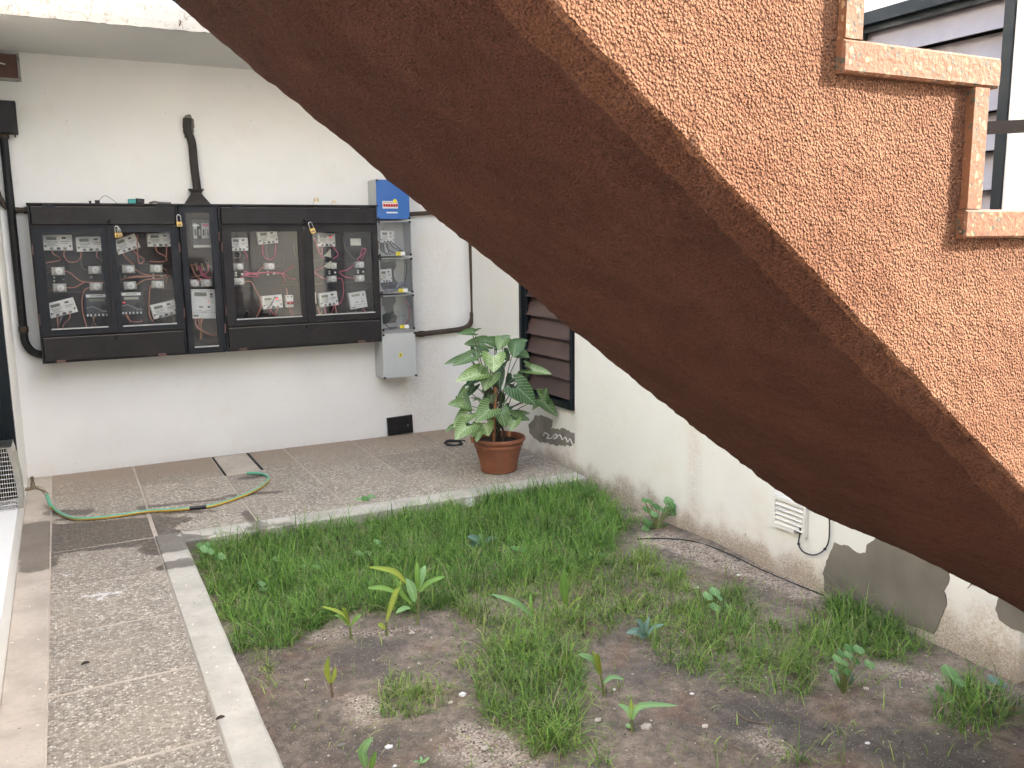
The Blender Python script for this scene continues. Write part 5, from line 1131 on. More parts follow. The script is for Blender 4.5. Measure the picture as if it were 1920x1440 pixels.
def leaf_mesh(name, wid, lobe, fold, droop):
    # arrowhead blade: midrib along +Y from 0 to 1, width scaled to 1 by wid, two basal lobes
    rows = []; m = MB(); UV = []
    for side in (-1, 1):
        vs_ = [-lobe, -lobe*0.8, -lobe*0.4, 0.0, 0.12, 0.3, 0.5, 0.7, 0.86, 0.96, 1.0]; k = len(m.v)
        for v in vs_:
            if v < 0: inn = 0.10+0.16*(-v/lobe); outw = 0.30+0.20*math.sqrt(max(0, 1-((-v)/lobe-0.25)**2/0.62)) if v > -lobe else 0.34
            else: inn = 0.0; outw = 0.5*max(0.0, (1-v**1.6))**0.8
            if v == -lobe: inn = 0.30
            outw = max(outw, inn+0.004)
            for j in range(4):
                u = inn+(outw-inn)*j/3; x = side*u*wid
                z = fold*u*wid-droop*v*v-0.10*max(0, -v)+0.012*math.sin(v*9+u*5)
                m.v.append((x, v, z)); UV.append((0.5+side*u, (v+lobe)/(1+lobe)))
        for i in range(len(vs_)-1):
            for j in range(3):
                a = k+i*4+j; f = (a, a+1, a+5, a+4); m.f.append(f if side > 0 else f[::-1]); m.m.append(0)
    me = bpy.data.meshes.new(name); me.from_pydata(m.v, [], m.f); me.materials.append(M['leaf'])
    ul = me.uv_layers.new(name='UVMap')
    for lp in me.loops: ul.data[lp.index].uv = UV[lp.vertex_index]
    me.polygons.foreach_set('use_smooth', [True]*len(me.polygons)); return me
LM = [leaf_mesh('leaf', 0.95, 0.34, 0.30, 0.10), leaf_mesh('leaf', 0.80, 0.42, 0.22, 0.22), leaf_mesh('leaf', 1.1, 0.36, 0.38, 0.05)]
leaves = [((360,285),(268,292),45,.25,-.05),((372,280),(418,255),26,.2,0),((438,360),(310,360),72,.35,.02),((385,395),(392,468),52,.2,-.03),((335,440),(183,480),60,.3,.05),((350,445),(233,498),55,.4,-.05),
 ((495,440),(500,538),120,.95,-.15),((505,352),(433,328),85,.35,.05),((522,362),(608,302),60,.4,.1),((640,362),(628,442),95,.35,-.08),((640,355),(722,325),62,.3,.05),((665,425),(728,445),62,.25,0),
 ((415,548),(260,592),105,.9,-.12),((400,520),(418,487),50,.8,-.08),((480,560),(438,658),85,.65,-.14),((530,540),(540,648),65,.1,0),((748,525),(876,542),75,.85,-.05),((745,530),(692,468),52,.7,-.02),((742,540),(648,535),38,.6,0),
 ((650,640),(778,745),150,.22,-.14),((825,712),(838,643),60,.3,-.02),((800,720),(918,822),105,.5,-.06),((800,725),(748,778),48,.55,-.03),((395,575),(322,628),62,.08,.05),((375,630),(322,705),48,.05,.03),((315,650),(260,722),42,.5,0),
 ((322,760),(205,748),80,.7,-.08),((300,712),(357,802),62,.3,-.05),((465,700),(420,772),58,.3,0),((472,780),(383,858),95,.55,-.16),((332,810),(238,893),85,.75,-.12),((236,893),(188,922),36,.5,-.08),((322,888),(253,972),88,.85,-.17),
 ((350,890),(318,948),52,.7,-.14),((392,885),(363,948),58,.7,-.16),((445,878),(466,952),75,.85,-.2),((405,925),(390,988),52,.8,-.2),((545,800),(582,892),105,.45,-.15),((632,855),(608,922),62,.7,-.15),((622,822),(738,845),62,.4,-.08),
 ((600,762),(560,803),60,.3,-.02),((640,810),(735,805),40,.3,0),((485,690),(490,745),45,.35,-.05),((380,715),(415,710),28,.3,0),((690,560),(638,602),52,.3,.03),((600,650),(650,690),60,.12,.05),((470,600),(520,640),50,.08,.08),((560,420),(600,470),55,.2,.1),((420,420),(470,400),60,.12,.08),((560,480),(520,540),50,.1,.1),((620,580),(580,620),55,.1,.08),((540,700),(570,740),55,.12,.04),((450,660),(480,700),45,.1,.06),((560,860),(600,800),55,.25,.02),((520,560),(470,520),50,.1,.1),((430,330),(480,310),50,.2,.12),((560,340),(530,400),70,.6,-.05)]
cpos = Vector(CAM)
for i, (b_, e_, w_, ti, dy) in enumerate(leaves):
    y_ = PY+dy+rl.uniform(-0.03, 0.03)
    B0 = Vector(ony(*z5(*b_), y_)); d2 = rl.uniform(-0.05, 0.03); E0 = Vector(ony(*z5(*e_), y_-0.03+d2))
    ax = E0-B0; L = ax.length; ax.normalize(); view = (cpos-B0).normalized()
    nrm = (view*0.8+Vector((0, 0, 0.55))+Vector((rl.uniform(-.25, .25), rl.uniform(-.2, .2), 0))); nrm = (nrm-ax*nrm.dot(ax)).normalized(); sx = ax.cross(nrm).normalized()
    wm = w_/3.4286*6.2/FPX*1.3; me = LM[i % 3]
    o = bpy.data.objects.new('leaf', me); col.objects.link(o); o.parent = pot
    o.matrix_local = Matrix(((sx.x*wm, ax.x*L, nrm.x*wm, B0.x-PX), (sx.y*wm, ax.y*L, nrm.y*wm, B0.y-PY), (sx.z*wm, ax.z*L, nrm.z*wm, B0.z), (0, 0, 0, 1)))
    o['tint'] = float(ti)
    s0 = Vector((q[0]+0.03+rl.uniform(-.02, .04), PY+rl.uniform(-.05, .05), max(0.21, min(B0.z-0.12, 0.25+rl.random()*0.3)))); mid = s0.lerp(B0, 0.55)+Vector((0, 0, 0.04))
    m = MB(); m.tube(smoothpts([s0, mid, B0], 5), 0.0042, 6, r1=0.0026); m.build('petiole', M['petiole'] if i % 3 else M['stem'], pot, smooth=True)
for q3 in ((360, 975), (600, 935)):
    p3 = ony(*z5(*q3), PY-0.15); m = MB(); m.prism([(p3[0]-0.012, p3[1], p3[2]+0.02), (p3[0]+0.01, p3[1]-0.004, p3[2]+0.01), (p3[0]+0.008, p3[1]+0.004, p3[2]-0.025), (p3[0]-0.006, p3[1], p3[2]-0.02)], (0, 0.002, 0)); m.build('dry_leaf', M['stake'], pot)

# ------------------------------------------------------------------ seedlings and weeds in the soil
def ground_at(u, v):
    p = onz(u, v, ZS); z = soil_z(p[0], p[1]); p = onz(u, v, z); return Vector((p[0], p[1], soil_z(p[0], p[1])))
def strip(m, pts, w, UV, wide=0.45, fold=0.35):
    # blade along a 3D line, three points across, widest at 'wide' of its length
    P = smoothpts(pts, 4); L = len(P)
    for i, p in enumerate(P):
        t = (P[min(i+1, L-1)]-P[max(i-1, 0)]).normalized(); f = i/(L-1)
        ww = w*max(0.0, min(1, (f/wide)**0.6 if f < wide else (1-((f-wide)/(1-wide))**2)))*0.5+0.0006
        vw = (cpos-p).normalized(); nrm = (vw+Vector((0, 0, 0.6))); nrm = (nrm-t*nrm.dot(t)).normalized(); sd = t.cross(nrm).normalized()
        k = len(m.v); m.v += [tuple(p-sd*ww+nrm*ww*fold), tuple(p), tuple(p+sd*ww+nrm*ww*fold)]; UV += [(0, f), (0.5, f), (1, f)]
        if i: m.f += [(k-3, k-2, k+1, k), (k-2, k-1, k+2, k+1)]; m.m += [0, 0]
def uvbuild(m, UV, name, mat, parent):
    o = m.build(name, mat, parent, smooth=True, fixn=False); ul = o.data.uv_layers.new(name='UVMap')
    for lp in o.data.loops: ul.data[lp.index].uv = UV[lp.vertex_index]
    return o
rw = random.Random(5)
def seedling(base, leaves_, label, cat='seedling', group='seedlings growing in the soil', stem=None, name='seedling', flat=False, smat='weed_stem'):
    B0 = ground_at(*base); t = thing(name, B0, label, cat, group)
    dep = (B0-cpos).dot(Vector(_F)); px = dep/FPX
    def P3(u, v, off=0.0): return Vector(ony(u, v, B0.y+off))
    if stem:
        P = [B0-Vector((0, 0, 0.01))]+[P3(*s) for s in stem]; m = MB(); m.tube(smoothpts(P, 4), 3.2*px, 7, r1=2.0*px); m.build('stem', M[smat], t, smooth=True)
    for pts, w, mat in leaves_:
        off = rw.uniform(-0.05, 0.05); n = len(pts); m = MB(); UV = []
        strip(m, [P3(*p, off*i/(n-1)*1.0) for i, p in enumerate(pts)], w*px, UV); uvbuild(m, UV, 'leaf', M[mat], t)
    return t
c_, cp_, cy_ = 'corn', 'corn_pale', 'corn_yellow'
seedling((777, 1172), [(((784,1110),(783,1080),(782,1053)),10,c_),(((783,1108),(789,1082),(798,1060)),16,cp_),(((784,1112),(805,1092),(834,1081)),10,c_),(((762,1095),(738,1072),(690,1063)),11,cy_),(((777,1130),(772,1105),(761,1084)),18,cp_),(((748,1115),(720,1103),(688,1103)),10,c_),(((770,1140),(757,1141),(742,1150)),10,cp_),(((775,1135),(752,1112),(742,1080)),9,c_)], 'tallest maize-like seedling clump between lawn and bare soil', stem=((784,1160),(783,1108)))
seedling((725, 1193), [(((724,1168),(737,1125),(753,1088)),11,cy_),(((722,1180),(715,1173),(708,1170)),9,cy_)], 'single upright yellow-green seedling beside the tallest clump', stem=((725,1180),(724,1165)))
seedling((658, 1197), [(((656,1174),(640,1150),(603,1137)),7,cy_),(((656,1172),(648,1150),(641,1138)),7,cy_),(((658,1174),(668,1160),(678,1152)),8,c_),(((655,1174),(640,1158),(627,1154)),7,c_)], 'small fan-shaped seedling at the lawn edge', stem=((657,1185),(656,1172)))
seedling((624, 1307), [(((620,1284),(613,1258),(616,1231)),11,cy_),(((622,1284),(627,1265),(629,1250)),8,cy_)], 'lone yellowish seedling with dark stem in the bare soil', stem=((622,1295),(620,1280)), smat='twig')
seedling((692, 1446), [(((686,1440),(681,1408),(700,1382)),19,cp_),(((694,1446),(699,1428),(706,1408)),12,c_)], 'broad-leaved pale seedling next to the white pebbles')
seedling((789, 1436), [(((789,1432),(782,1428),(776,1429)),5,cp_),(((789,1432),(790,1424),(789,1418)),5,cp_),(((789,1432),(798,1426),(805,1420)),5,cp_)], 'tiny three-leaved seedling in the bare soil', stem=((789,1431),))
seedling((1001, 1163), [(((1000,1160),(970,1132),(920,1114)),12,cp_),(((1000,1160),(995,1132),(995,1113)),7,c_)], 'seedling with one long arching leaf in the grass')
seedling((1062, 1143), [(((1062,1142),(1057,1100),(1057,1066)),15,c_),(((1064,1142),(1078,1127),(1090,1119)),5,cy_)], 'seedling with one upright spear-shaped leaf in the grass')
seedling((1132, 1305), [(((1126,1266),(1110,1238),(1084,1227)),15,cp_),(((1126,1266),(1118,1240),(1110,1220)),10,cy_),(((1130,1284),(1146,1270),(1170,1274)),10,cp_),(((1127,1264),(1122,1240),(1122,1224)),8,cy_),(((1130,1295),(1118,1288),(1110,1280)),6,c_)], 'yellow-green seedling with leaning leaves beside the bare patch', stem=((1131,1290),(1126,1264)))
seedling((1185, 1372), [(((1184,1352),(1178,1332),(1159,1320)),11,cp_),(((1184,1352),(1184,1332),(1183,1310)),8,cy_),(((1185,1352),(1202,1324),(1272,1323)),12,cp_),(((1184,1366),(1179,1362),(1177,1356)),10,cp_)], 'seedling with one long horizontal leaf on the bare soil', stem=((1185,1362),(1184,1348)))
W_ = 'weeds growing in the yard'; wb_, wp_, wd_, wg_ = 'weed_blue', 'weed_pale', 'weed_dry', 'weed'
seedling((1208, 1200), [(((1208,1195),(1202,1172),(1192,1162)),12,wb_),(((1208,1195),(1212,1175),(1217,1155)),8,wb_),(((1209,1196),(1225,1178),(1245,1170)),9,wb_),(((1206,1196),(1195,1184),(1174,1187)),15,wb_),(((1207,1198),(1200,1188),(1203,1172)),10,wb_),(((1208,1200),(1220,1200),(1234,1190)),9,wd_),(((1206,1202),(1196,1212),(1186,1210)),8,wd_)], 'bluish weed rosette with a few dry leaves', 'weed', W_, name='weed')
def roundleaf(t, B0, u, v, r, mat, px, off=0.0, tilt=0.5):
    c = Vector(ony(u, v, B0.y+off)); m = MB(); UV = []; ex = Vector(_Rt); ey = (Vector((0, 0, 1))*tilt+Vector((0.1, 1, 0))*(1-tilt)).normalized(); nn = ex.cross(ey)
    m.v.append(tuple(c)); UV.append((0.5, 0.5)); k = 12; R_ = r*px
    for j in range(k):
        a = 2*math.pi*j/k; rr = R_*(1+0.12*math.cos(a*2+1)+(0.25 if j == 3 else 0)); m.v.append(tuple(c+ex*math.cos(a)*rr+ey*math.sin(a)*rr+nn*rr*0.18*abs(math.cos(a)))); UV.append((0.5+0.5*math.cos(a), 0.5+0.5*math.sin(a)))
    for j in range(k): m.f.append((0, 1+j, 1+(j+1) % k)); m.m.append(0)
    uvbuild(m, UV, 'leaf', M[mat], t); return c
def broadweed(base, lv, label, mats, stems=True, rb=1.6, tilt=0.5):
    B0 = ground_at(*base); t = thing('weed', B0, label, 'weed', W_); px = (B0-cpos).dot(Vector(_F))/FPX
    for i, (u, v, r) in enumerate(lv):
        off = rw.uniform(-0.04, 0.03); c = roundleaf(t, B0, u, v, r, mats[i % len(mats)], px, off, tilt)
        if stems:
            mid = B0.lerp(c, 0.5)+Vector((rw.uniform(-.01, .01), 0, 0.012)); m = MB(); m.tube(smoothpts([B0-Vector((0, 0, 0.005)), mid, c], 4), rb*px, 5, r1=rb*0.6*px); m.build('stem', M['weed_stem'], t, smooth=True)
    return t
broadweed((1345, 1148), [(1340,1110,9),(1327,1118,8),(1341,1139,9),(1365,1141,9),(1350,1122,5)], 'pale four-leaved weed seedling on bare soil near the side wall', [wp_])
lv = [(1236+rw.uniform(-28, 26), 968+rw.uniform(-32, 26), rw.uniform(5, 8)) for _ in range(26)]
broadweed((1232, 990), lv, 'bushy little weed growing against the foot of the side wall', [wg_, wp_, wg_])
broadweed((1582, 1300), [(1592,1216,9),(1610,1218,9),(1578,1226,8),(1570,1236,8),(1604,1240,7),(1630,1246,9),(1580,1262,9),(1570,1275,8),(1586,1258,8),(1562,1262,7),(1574,1284,7),(1590,1228,7),(1575,1250,6),(1584,1244,6)], 'straggly green weed with many small leaves near the big cement patch', [wg_, wp_], rb=1.6)
seedling((1592, 1290), [(((1592,1288),(1588,1298),(1586,1310)),8,wd_),(((1594,1286),(1612,1298),(1632,1312)),9,wd_),(((1592,1286),(1600,1272),(1602,1262)),7,wb_),(((1592,1286),(1584,1270),(1578,1262)),8,wg_)], 'low grey weed with two dry leaves at the foot of the straggly weed', 'weed', W_, name='weed')
broadweed((1786, 1315), [(1780,1261,14),(1778,1308,11),(1792,1283,8),(1800,1280,9),(1838,1322,11),(1762,1292,7),(1845,1308,8)], 'weed with broad pale heart leaves near the terracotta stair foot', [wp_, wp_, wg_])
broadweed((1868, 1300), [(1862,1275,9),(1872,1278,8),(1880,1285,8),(1855,1290,7),(1884,1296,7)], 'dusty green weed beside the stained wall corner', [wb_, wg_])
seedling((905, 1025), [(((905,1022),(892,1012),(876,1006)),16,wb_),(((905,1022),(918,1012),(934,1008)),11,wb_),(((905,1024),(890,1022),(878,1026)),12,wb_),(((906,1024),(918,1022),(928,1022)),13,wb_),(((905,1020),(903,1008),(898,1000)),9,wp_),(((904,1024),(880,1030),(866,1024)),7,wp_)], 'bluish broad-leaved weed in the middle of the lawn', 'weed', W_, name='weed')
broadweed((692, 962), [(675,940,7),(685,936,7),(697,934,8),(690,947,7),(678,950,6),(700,940,6),(684,953,6)], 'small leafy weed leaning over the back kerb', [wp_, wg_], rb=1.3)
lv = [(384, 1030, 8), (376, 1024, 7), (395, 1034, 7), (408, 1050, 7), (416, 1044, 8), (402, 1058, 6), (412, 1062, 6), (390, 1022, 6)]
broadweed((395, 1068), lv, 'pale leafy weed at the corner of the lawn beside the kerb', [wp_, wg_], rb=1.2)
for (u, v), k_, lb in (((528, 1048), 2, 'pair of round clover leaves near the path side of the lawn'), ((580, 1070), 5, 'cluster of round clover leaves in the middle of the lawn'), ((610, 1050), 3, 'three pale round clover leaves behind the clover cluster'), ((628, 1088), 2, 'bluish clover leaf near the maize-like clump'), ((680, 1045), 3, 'pale round clover leaves in front of the leafy kerb weed'), ((700, 1020), 2, 'small clover leaves near the back kerb'), ((985, 1040), 4, 'light green sprig beside the bluish lawn weed'), ((1118, 1040), 4, 'light green sprig on the right part of the lawn'), ((500, 1100), 2, 'single round clover leaf low in the lawn')):
    broadweed((u, v+8), [(u+rw.uniform(-22, 22)*(k_/4), v+rw.uniform(-10, 10)*(k_/3), rw.uniform(6, 8)) for _ in range(k_)], lb, [wp_ if k_ != 4 else wg_], rb=0.9, tilt=0.25)
seedling((1405, 1035), [(((1405,1033),(1400,1015),(1397,1000)),6,wg_),(((1405,1033),(1412,1020),(1418,1012)),5,wg_)], 'thin two-leaved weed at the foot of the side wall', 'weed', W_, name='weed')
seedling((1455, 1058), [(((1446,1035),(1432,1022),(1420,1024)),6,wg_),(((1445,1040),(1436,1042),(1428,1042)),5,wg_)], 'thin bent weed leaning on the side wall below the vent', 'weed', W_, stem=((1450,1048),(1444,1036)), name='weed')
# dandelion clock
B0 = ground_at(880, 972); H_ = Vector(ony(881, 941, B0.y)); t = thing('dandelion_clock', B0, 'white fluffy dandelion clock at the back of the lawn', 'flower')
m = MB(); m.tube([B0, B0.lerp(H_, 0.5)+Vector((0.004, 0, 0)), H_], 0.0022, 6); m.build('stem', M['weed_stem'], t)
m = MB(); rd = random.Random(2)
for i in range(120):
    d = Vector((rd.gauss(0, 1), rd.gauss(0, 1), rd.gauss(0, 1))).normalized(); e = H_+d*0.026; m.tube([H_+d*0.003, e], 0.0004, 3, cap=False); o1 = d.orthogonal().normalized()
    for k in range(4):
        q_ = o1 if k == 0 else (d.cross(o1) if k == 1 else (-o1 if k == 2 else -d.cross(o1))); m.tube([e, e+q_*0.006+d*0.003], 0.0005, 3, cap=False)
tag(m.build('seed_head', M['fluff'], t), kind='stuff')

# ------------------------------------------------------------------ grass
def inpoly(P, poly):
    x, y = P[:, 0], P[:, 1]; r = np.zeros(len(P), bool); n = len(poly); j = n-1
    for i in range(n):
        xi, yi = poly[i]; xj, yj = poly[j]
        c = ((yi > y) != (yj > y)) & (x < (xj-xi)*(y-yi)/(yj-yi+1e-12)+xi); r ^= c; j = i
    return r
rg = np.random.default_rng(3)
patches = [  # outline in photo pixels on the soil, blades per m2, height, tint (0 lush, 1 yellowish)
 ([(366,1032),(420,1006),(560,988),(700,966),(850,936),(960,902),(1075,902),(1140,935),(1170,985),(1150,1060),(1000,1095),(880,1112),(840,1150),(700,1145),(610,1170),(520,1222),(470,1215),(430,1170),(395,1100)], 9000, 0.085, 0.12),
 ([(900,905),(1010,890),(1070,905),(1060,960),(960,980),(880,940)], 5000, 0.10, 0.0),
 ([(1000,1090),(1150,1050),(1200,1030),(1270,1060),(1310,1110),(1330,1160),(1270,1195),(1215,1185),(1170,1170),(1100,1215),(1040,1210),(960,1195),(860,1165),(850,1120)], 5200, 0.062, 0.45),
 ([(930,1200),(1020,1200),(1080,1225),(1105,1280),(1085,1330),(1095,1395),(1040,1420),(960,1385),(905,1335),(890,1280),(900,1235)], 8500, 0.075, 0.3),
 ([(1320,1115),(1400,1105),(1420,1165),(1480,1185),(1560,1125),(1660,1160),(1750,1225),(1690,1240),(1600,1225),(1540,1245),(1505,1300),(1420,1300),(1310,1270),(1225,1225),(1215,1190),(1280,1195)], 6000, 0.070, 0.35),
 ([(1560,1130),(1650,1150),(1740,1220),(1650,1235),(1570,1200)], 5000, 0.095, 0.15),
 ([(705,1292),(760,1262),(850,1290),(830,1330),(760,1352),(715,1345)], 6500, 0.055, 0.5),
 ([(1745,1315),(1800,1285),(1920,1290),(1920,1330),(1860,1390),(1790,1370),(1750,1345)], 5200, 0.080, 0.2),
 ([(1015,1395),(1110,1390),(1150,1440),(1050,1450),(1000,1425)], 2200, 0.055, 0.5),
 ([(1500,1230),(1600,1240),(1650,1270),(1600,1300),(1520,1290)], 1600, 0.055, 0.5),
 ([(460,1240),(500,1232),(530,1300),(515,1345),(480,1300)], 2600, 0.05, 0.6),
 ([(850,1160),(960,1180),(930,1240),(860,1260),(840,1210)], 1700, 0.055, 0.65),
 ([(1120,1290),(1200,1280),(1230,1310),(1150,1320)], 900, 0.045, 0.6), ([(1480,1395),(1560,1380),(1580,1440),(1480,1440)], 1600, 0.05, 0.4),
 ([(1080,905),(1200,960),(1230,1000),(1170,1010),(1120,960)], 1500, 0.06, 0.35), ([(1240,1400),(1420,1410),(1420,1450),(1240,1450)], 700, 0.045, 0.5),
 ([(365,1040),(385,1035),(470,1220),(448,1225)], 5000, 0.07, 0.3), ([(1560,1320),(1610,1330),(1620,1400),(1570,1380)], 1300, 0.05, 0.5)]
BX, BY, BH, BT = [], [], [], []
for poly, dens, h, ti in patches:
    G = [tuple(onz(*p, ZS)[:2]) for p in poly]; G = np.array(G); lo, hi = G.min(0)-0.06, G.max(0)+0.06; n = int(dens*(hi-lo).prod())
    P = lo+rg.random((n, 2))*(hi-lo)
    # clumps: pull blades towards tuft centres and fray the outline
    nt = max(3, int(n/34)); T = lo+rg.random((nt, 2))*(hi-lo); idx = rg.integers(0, nt, n); fr = rg.random(n) < 0.62
    P[fr] = T[idx[fr]]+rg.normal(0, 0.022, (fr.sum(), 2))
    jig = np.array([[0.05*mnoise.noise(Vector((a*7, b*7, 1))), 0.05*mnoise.noise(Vector((a*7, b*7, 9)))] for a, b in P])
    k = inpoly(P+jig, [tuple(g_) for g_ in G]); ok = k & (P[:, 0] > KX1+0.008) & (P[:, 0] < XR-0.03) & (P[:, 1] < KY0-0.008)
    P = P[ok]; tall = rg.normal(1, 0.22, nt)[idx[ok]]
    BX.append(P[:, 0]); BY.append(P[:, 1]); BH.append(h*tall*rg.uniform(0.55, 1.25, len(P))); BT.append(np.clip(ti+rg.normal(0, 0.18, len(P)), 0, 1))
# thin scatter everywhere
n = 1500; P = np.stack([rg.uniform(0.55, 3.05, n), rg.uniform(1.6, 4.8, n)], 1); BX.append(P[:, 0]); BY.append(P[:, 1]); BH.append(rg.uniform(0.02, 0.05, n)); BT.append(rg.uniform(0.4, 1, n))
NL = 1500; k = rg.integers(0, sum(map(len, BX)), NL); ax_, ay_ = np.concatenate(BX)[k]+rg.normal(0, 0.09, NL), np.concatenate(BY)[k]+rg.normal(0, 0.09, NL)      # clippings lying flat
ax_ = np.clip(ax_, KX1+0.06, XR-0.08); ay_ = np.minimum(ay_, KY0-0.06); BX.append(ax_); BY.append(ay_); BH.append(np.full(NL, 0.05)); BT.append(np.full(NL, 2.0))
BX, BY, BH, BT = map(np.concatenate, (BX, BY, BH, BT)); N = len(BX)
BZ = np.array([soil_z(a, b) for a, b in zip(BX, BY)])-0.004
az = rg.uniform(0, 2*np.pi, N); lean = np.abs(rg.normal(0.6, 0.45, N)); curl = rg.uniform(0.6, 3.2, N); wid = rg.uniform(0.0012, 0.0028, N)
S = 4; L = BH*rg.uniform(0.8, 2.3, N); lean[-NL:] = rg.uniform(1.3, 1.55, NL); curl[-NL:] = rg.uniform(-0.2, 0.3, NL); L[-NL:] = rg.uniform(0.03, 0.10, NL)
co = np.zeros((N, S*2+1, 3)); p = np.stack([BX, BY, BZ], 1); dirx, diry = np.cos(az), np.sin(az); sxn, syn = -np.sin(az), np.cos(az)
for s in range(S+1):
    w = wid*(1-(s/S)**1.5)
    if s < S:
        co[:, 2*s] = p+np.stack([sxn*w, syn*w, 0*w], 1); co[:, 2*s+1] = p-np.stack([sxn*w, syn*w, 0*w], 1)
    else: co[:, 2*S] = p
    th = lean+curl*(s/S)**1.3; p = p+np.stack([dirx*np.sin(th), diry*np.sin(th), np.cos(th)], 1)*(L/S)[:, None]
    p[:, 2] = np.maximum(p[:, 2], BZ+0.004)
base_i = np.arange(N)*(S*2+1)
tri = []
for s in range(S-1):
    a, b, c, d = 2*s, 2*s+1, 2*s+3, 2*s+2; tri += [np.stack([base_i+a, base_i+b, base_i+c], 1), np.stack([base_i+a, base_i+c, base_i+d], 1)]
tri.append(np.stack([base_i+2*S-2, base_i+2*S-1, base_i+2*S], 1)); tri = np.concatenate(tri)
me = bpy.data.meshes.new('grass'); V = co.reshape(-1, 3); me.vertices.add(len(V)); me.vertices.foreach_set('co', V.ravel())
me.loops.add(len(tri)*3); me.loops.foreach_set('vertex_index', tri.ravel().astype(np.int32)); me.polygons.add(len(tri))
me.polygons.foreach_set('loop_start', np.arange(0, len(tri)*3, 3, dtype=np.int32)); me.polygons.foreach_set('loop_total', np.full(len(tri), 3, dtype=np.int32)); me.update()
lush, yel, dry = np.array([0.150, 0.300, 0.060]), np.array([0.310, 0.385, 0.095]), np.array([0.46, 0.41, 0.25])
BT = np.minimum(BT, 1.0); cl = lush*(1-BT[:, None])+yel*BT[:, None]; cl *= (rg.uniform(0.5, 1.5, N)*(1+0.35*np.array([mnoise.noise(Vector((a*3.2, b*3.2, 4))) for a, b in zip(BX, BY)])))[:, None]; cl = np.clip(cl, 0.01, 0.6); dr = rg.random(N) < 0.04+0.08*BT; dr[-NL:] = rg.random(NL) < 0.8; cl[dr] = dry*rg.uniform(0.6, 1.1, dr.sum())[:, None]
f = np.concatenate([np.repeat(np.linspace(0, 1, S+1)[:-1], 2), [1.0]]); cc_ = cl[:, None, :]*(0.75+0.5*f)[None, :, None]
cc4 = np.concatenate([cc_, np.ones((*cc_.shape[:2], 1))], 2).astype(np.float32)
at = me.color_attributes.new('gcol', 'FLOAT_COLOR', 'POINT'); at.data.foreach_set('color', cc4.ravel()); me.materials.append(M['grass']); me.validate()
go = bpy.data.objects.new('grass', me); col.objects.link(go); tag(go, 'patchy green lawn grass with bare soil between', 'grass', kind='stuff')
# ------------------------------------------------------------------ stones, gravel, litter
def ico(r, seed, sq=0.6):
    bm = bmesh.new(); bmesh.ops.create_icosphere(bm, subdivisions=1, radius=1); rr = random.Random(seed)
    for v in bm.verts: v.co *= 1+rr.uniform(-0.28, 0.28); v.co.z *= sq
    V = np.array([v.co[:] for v in bm.verts]); F = np.array([[v.index for v in f.verts] for f in bm.faces]); bm.free(); return V, F
IC = [ico(1, k) for k in range(6)]
def stones(name, X, Y, Rr, mats, label):
    m = MB()
    for i, (x, y, r) in enumerate(zip(X, Y, Rr)):
        V, F = IC[i % 6]; a = i*2.4; ca, sa = math.cos(a), math.sin(a); z = soil_z(x, y)+r*0.15
        m.add([(x+r*(v[0]*ca-v[1]*sa), y+r*(v[0]*sa+v[1]*ca), z+r*v[2]) for v in V], [tuple(f) for f in F], i % len(mats))
    return tag(m.build(name, mats, fixn=False), label, 'gravel', kind='stuff')
GX, GY, GR = [], [], []
for a, b, r in GRAV:
    n = int(420*(np.linalg.norm(np.array(b)-np.array(a))+r)); t_ = rg.random(n); P = np.array(a)[None, :2]+(np.array(b)-np.array(a))[None, :2]*t_[:, None]+rg.normal(0, r*0.7, (n, 2)); GX += list(P[:, 0]); GY += list(P[:, 1]); GR += list(rg.uniform(0.0018, 0.0048, n))
n = 1300; GX += list(rg.uniform(0.52, 3.02, n)); GY += list(rg.uniform(1.45, 4.8, n)); GR += list(rg.uniform(0.0016, 0.005, n))
kx = [(x < XR-0.03 and x > KX1+0.01 and y < KY0-0.01) for x, y in zip(GX, GY)]
GX, GY, GR = [[v for v, k in zip(L_, kx) if k] for L_ in (GX, GY, GR)]
stones('gravel', GX, GY, GR, [M['stone'], M['cement'], M['potsoil'], M['stone'], M['twig']], 'fine pale grit and dark crumbs scattered over the soil')
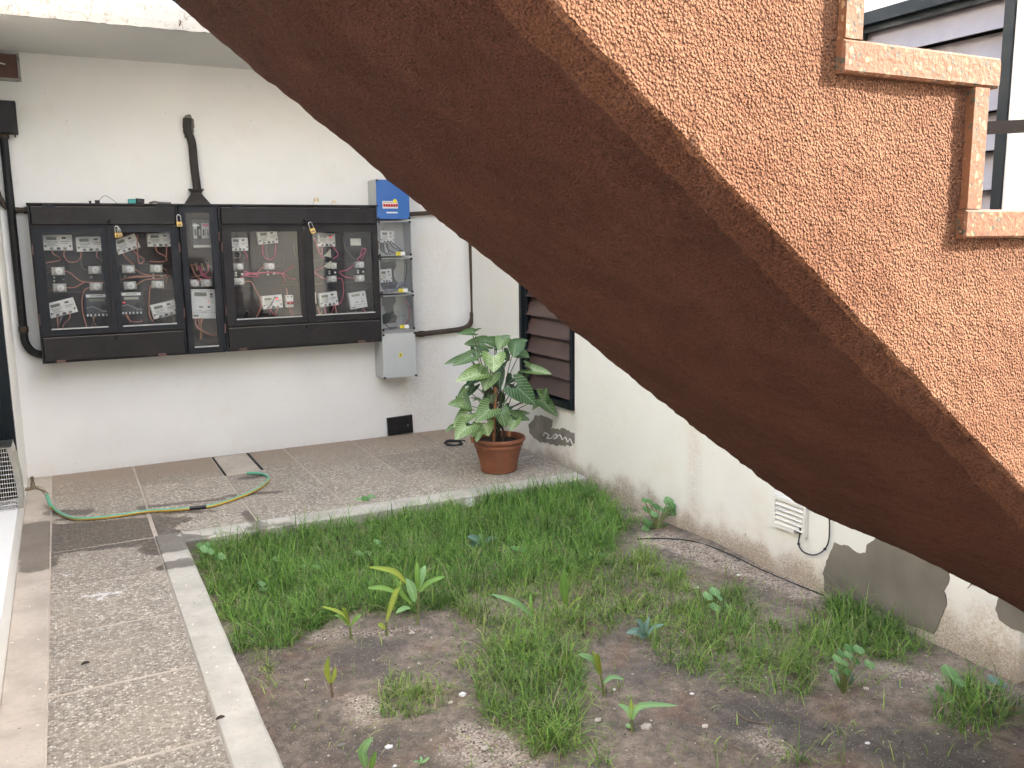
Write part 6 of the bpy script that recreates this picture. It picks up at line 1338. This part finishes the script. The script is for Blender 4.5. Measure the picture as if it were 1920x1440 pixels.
for i, (u, v, r, mt, lb) in enumerate(((728, 1402, 7, 'stone_white', 'white angular pebble in the bare soil behind the broad pale seedling'), (740, 1437, 4, 'stone_white', 'small white pebble beside the tiny seedling'), (868, 1303, 7, 'stone_white', 'white shard at the edge of the grass strip'), (772, 1188, 6, 'stone', 'beige pebble at the foot of the tallest seedling clump'), (576, 1276, 5, 'stone', 'pale pebble in the damp soil near the lone yellowish seedling'), (1212, 1364, 9, 'stone', 'flat pale pebble right of the horizontal-leaf seedling'), (1121, 1352, 7, 'stone', 'pale pebble left of the horizontal-leaf seedling'), (1151, 1293, 4, 'stone_white', 'small white pebble beside the leaning seedling'), (1322, 1362, 6, 'stone', 'brownish pebble on the bare soil'), (1297, 1301, 4, 'stone_white', 'tiny white pebble beside the sparse grass'), (1626, 1394, 5, 'stone_white', 'round white pebble at the end of the trailing weed'), (1624, 1291, 5, 'stone', 'pale pebble under the dry weed leaves'), (1385, 1079, 4, 'stone_white', 'white crumb on the bare soil near the side wall'), (1309, 1102, 4, 'stone_white', 'white crumb beside the pale four-leaved weed'), (786, 1245, 4, 'stone', 'beige pebble beside the small grass tuft'), (845, 1318, 5, 'stone', 'beige pebble next to the white shard'), (908, 1405, 8, 'stone', 'pinkish flat pebble beside the gravel patch'), (640, 1398, 8, 'cement', 'flat grey stone sunk in the bare soil'), (1545, 1368, 4, 'potsoil', 'dark clod on the bare soil'))):
    B0 = ground_at(u, v); px = (B0-cpos).dot(Vector(_F))/FPX; V, F = IC[i % 6]; m = MB(); a = i*1.3; r_ = r*px
    m.add([(B0.x+r_*1.2*(w[0]*math.cos(a)-w[1]*math.sin(a)), B0.y+r_*(w[0]*math.sin(a)+w[1]*math.cos(a)), B0.z+r_*0.2+r_*0.8*w[2]) for w in V], [tuple(f) for f in F]); tag(m.build('pebble', M[mt], smooth=False, fixn=False), lb, 'pebble', 'larger pebbles on the soil')
B0 = ground_at(1893, 1335); m = MB(); UV = []; strip(m, [B0+Vector((-0.022, 0, 0.006)), B0+Vector((0, 0.003, 0.012)), B0+Vector((0.026, -0.004, 0.006))], 0.022, UV); tag(uvbuild(m, UV, 'dead_leaf', M['dead'], None), 'reddish brown dead leaf on the soil near the stained wall corner', 'leaf')
for i, (pts, r_, lb) in enumerate(((((1385,1340),(1400,1352),(1440,1360),(1442,1365)), 0.003, 'dry twig lying on the bare soil'), (((1455,1330),(1490,1348)), 0.0022, 'short straight twig on the bare soil'), (((1365,1398),(1395,1412)), 0.003, 'pale stick beside the gravel hole'), (((560,1440),(575,1425),(590,1428)), 0.002, 'thin twig near the kerb'), (((790,1183),(760,1186),(745,1183)), 0.002, 'pale straw lying behind the beige pebble'), (((1300,1390),(1330,1405)), 0.002, 'thin dead stalk on the bare soil'))):
    P = [ground_at(*q_)+Vector((0, 0, r_*1.3)) for q_ in pts]; m = MB(); m.tube(smoothpts(P, 3), r_, 6, r1=r_*0.5); tag(m.build('twig', M['twig']), lb, 'twig')
# crumbs on kerb and strip
for u, v, lb in ((413, 1345, 'dark fallen leaf lying on the path kerb'), (160, 1243, 'dark crumb on the pebble paving')):
    p_ = gp(u, v, 0.012); m = MB(); UV = []; strip(m, [Vector(p_)+Vector((-0.016, -0.002, -0.003)), Vector(p_)+Vector((0, 0, 0.001)), Vector(p_)+Vector((0.016, 0.004, -0.003))], 0.011, UV); tag(uvbuild(m, UV, 'fallen_leaf', M['potsoil'], None), lb, 'leaf')
print('grass blades', N)
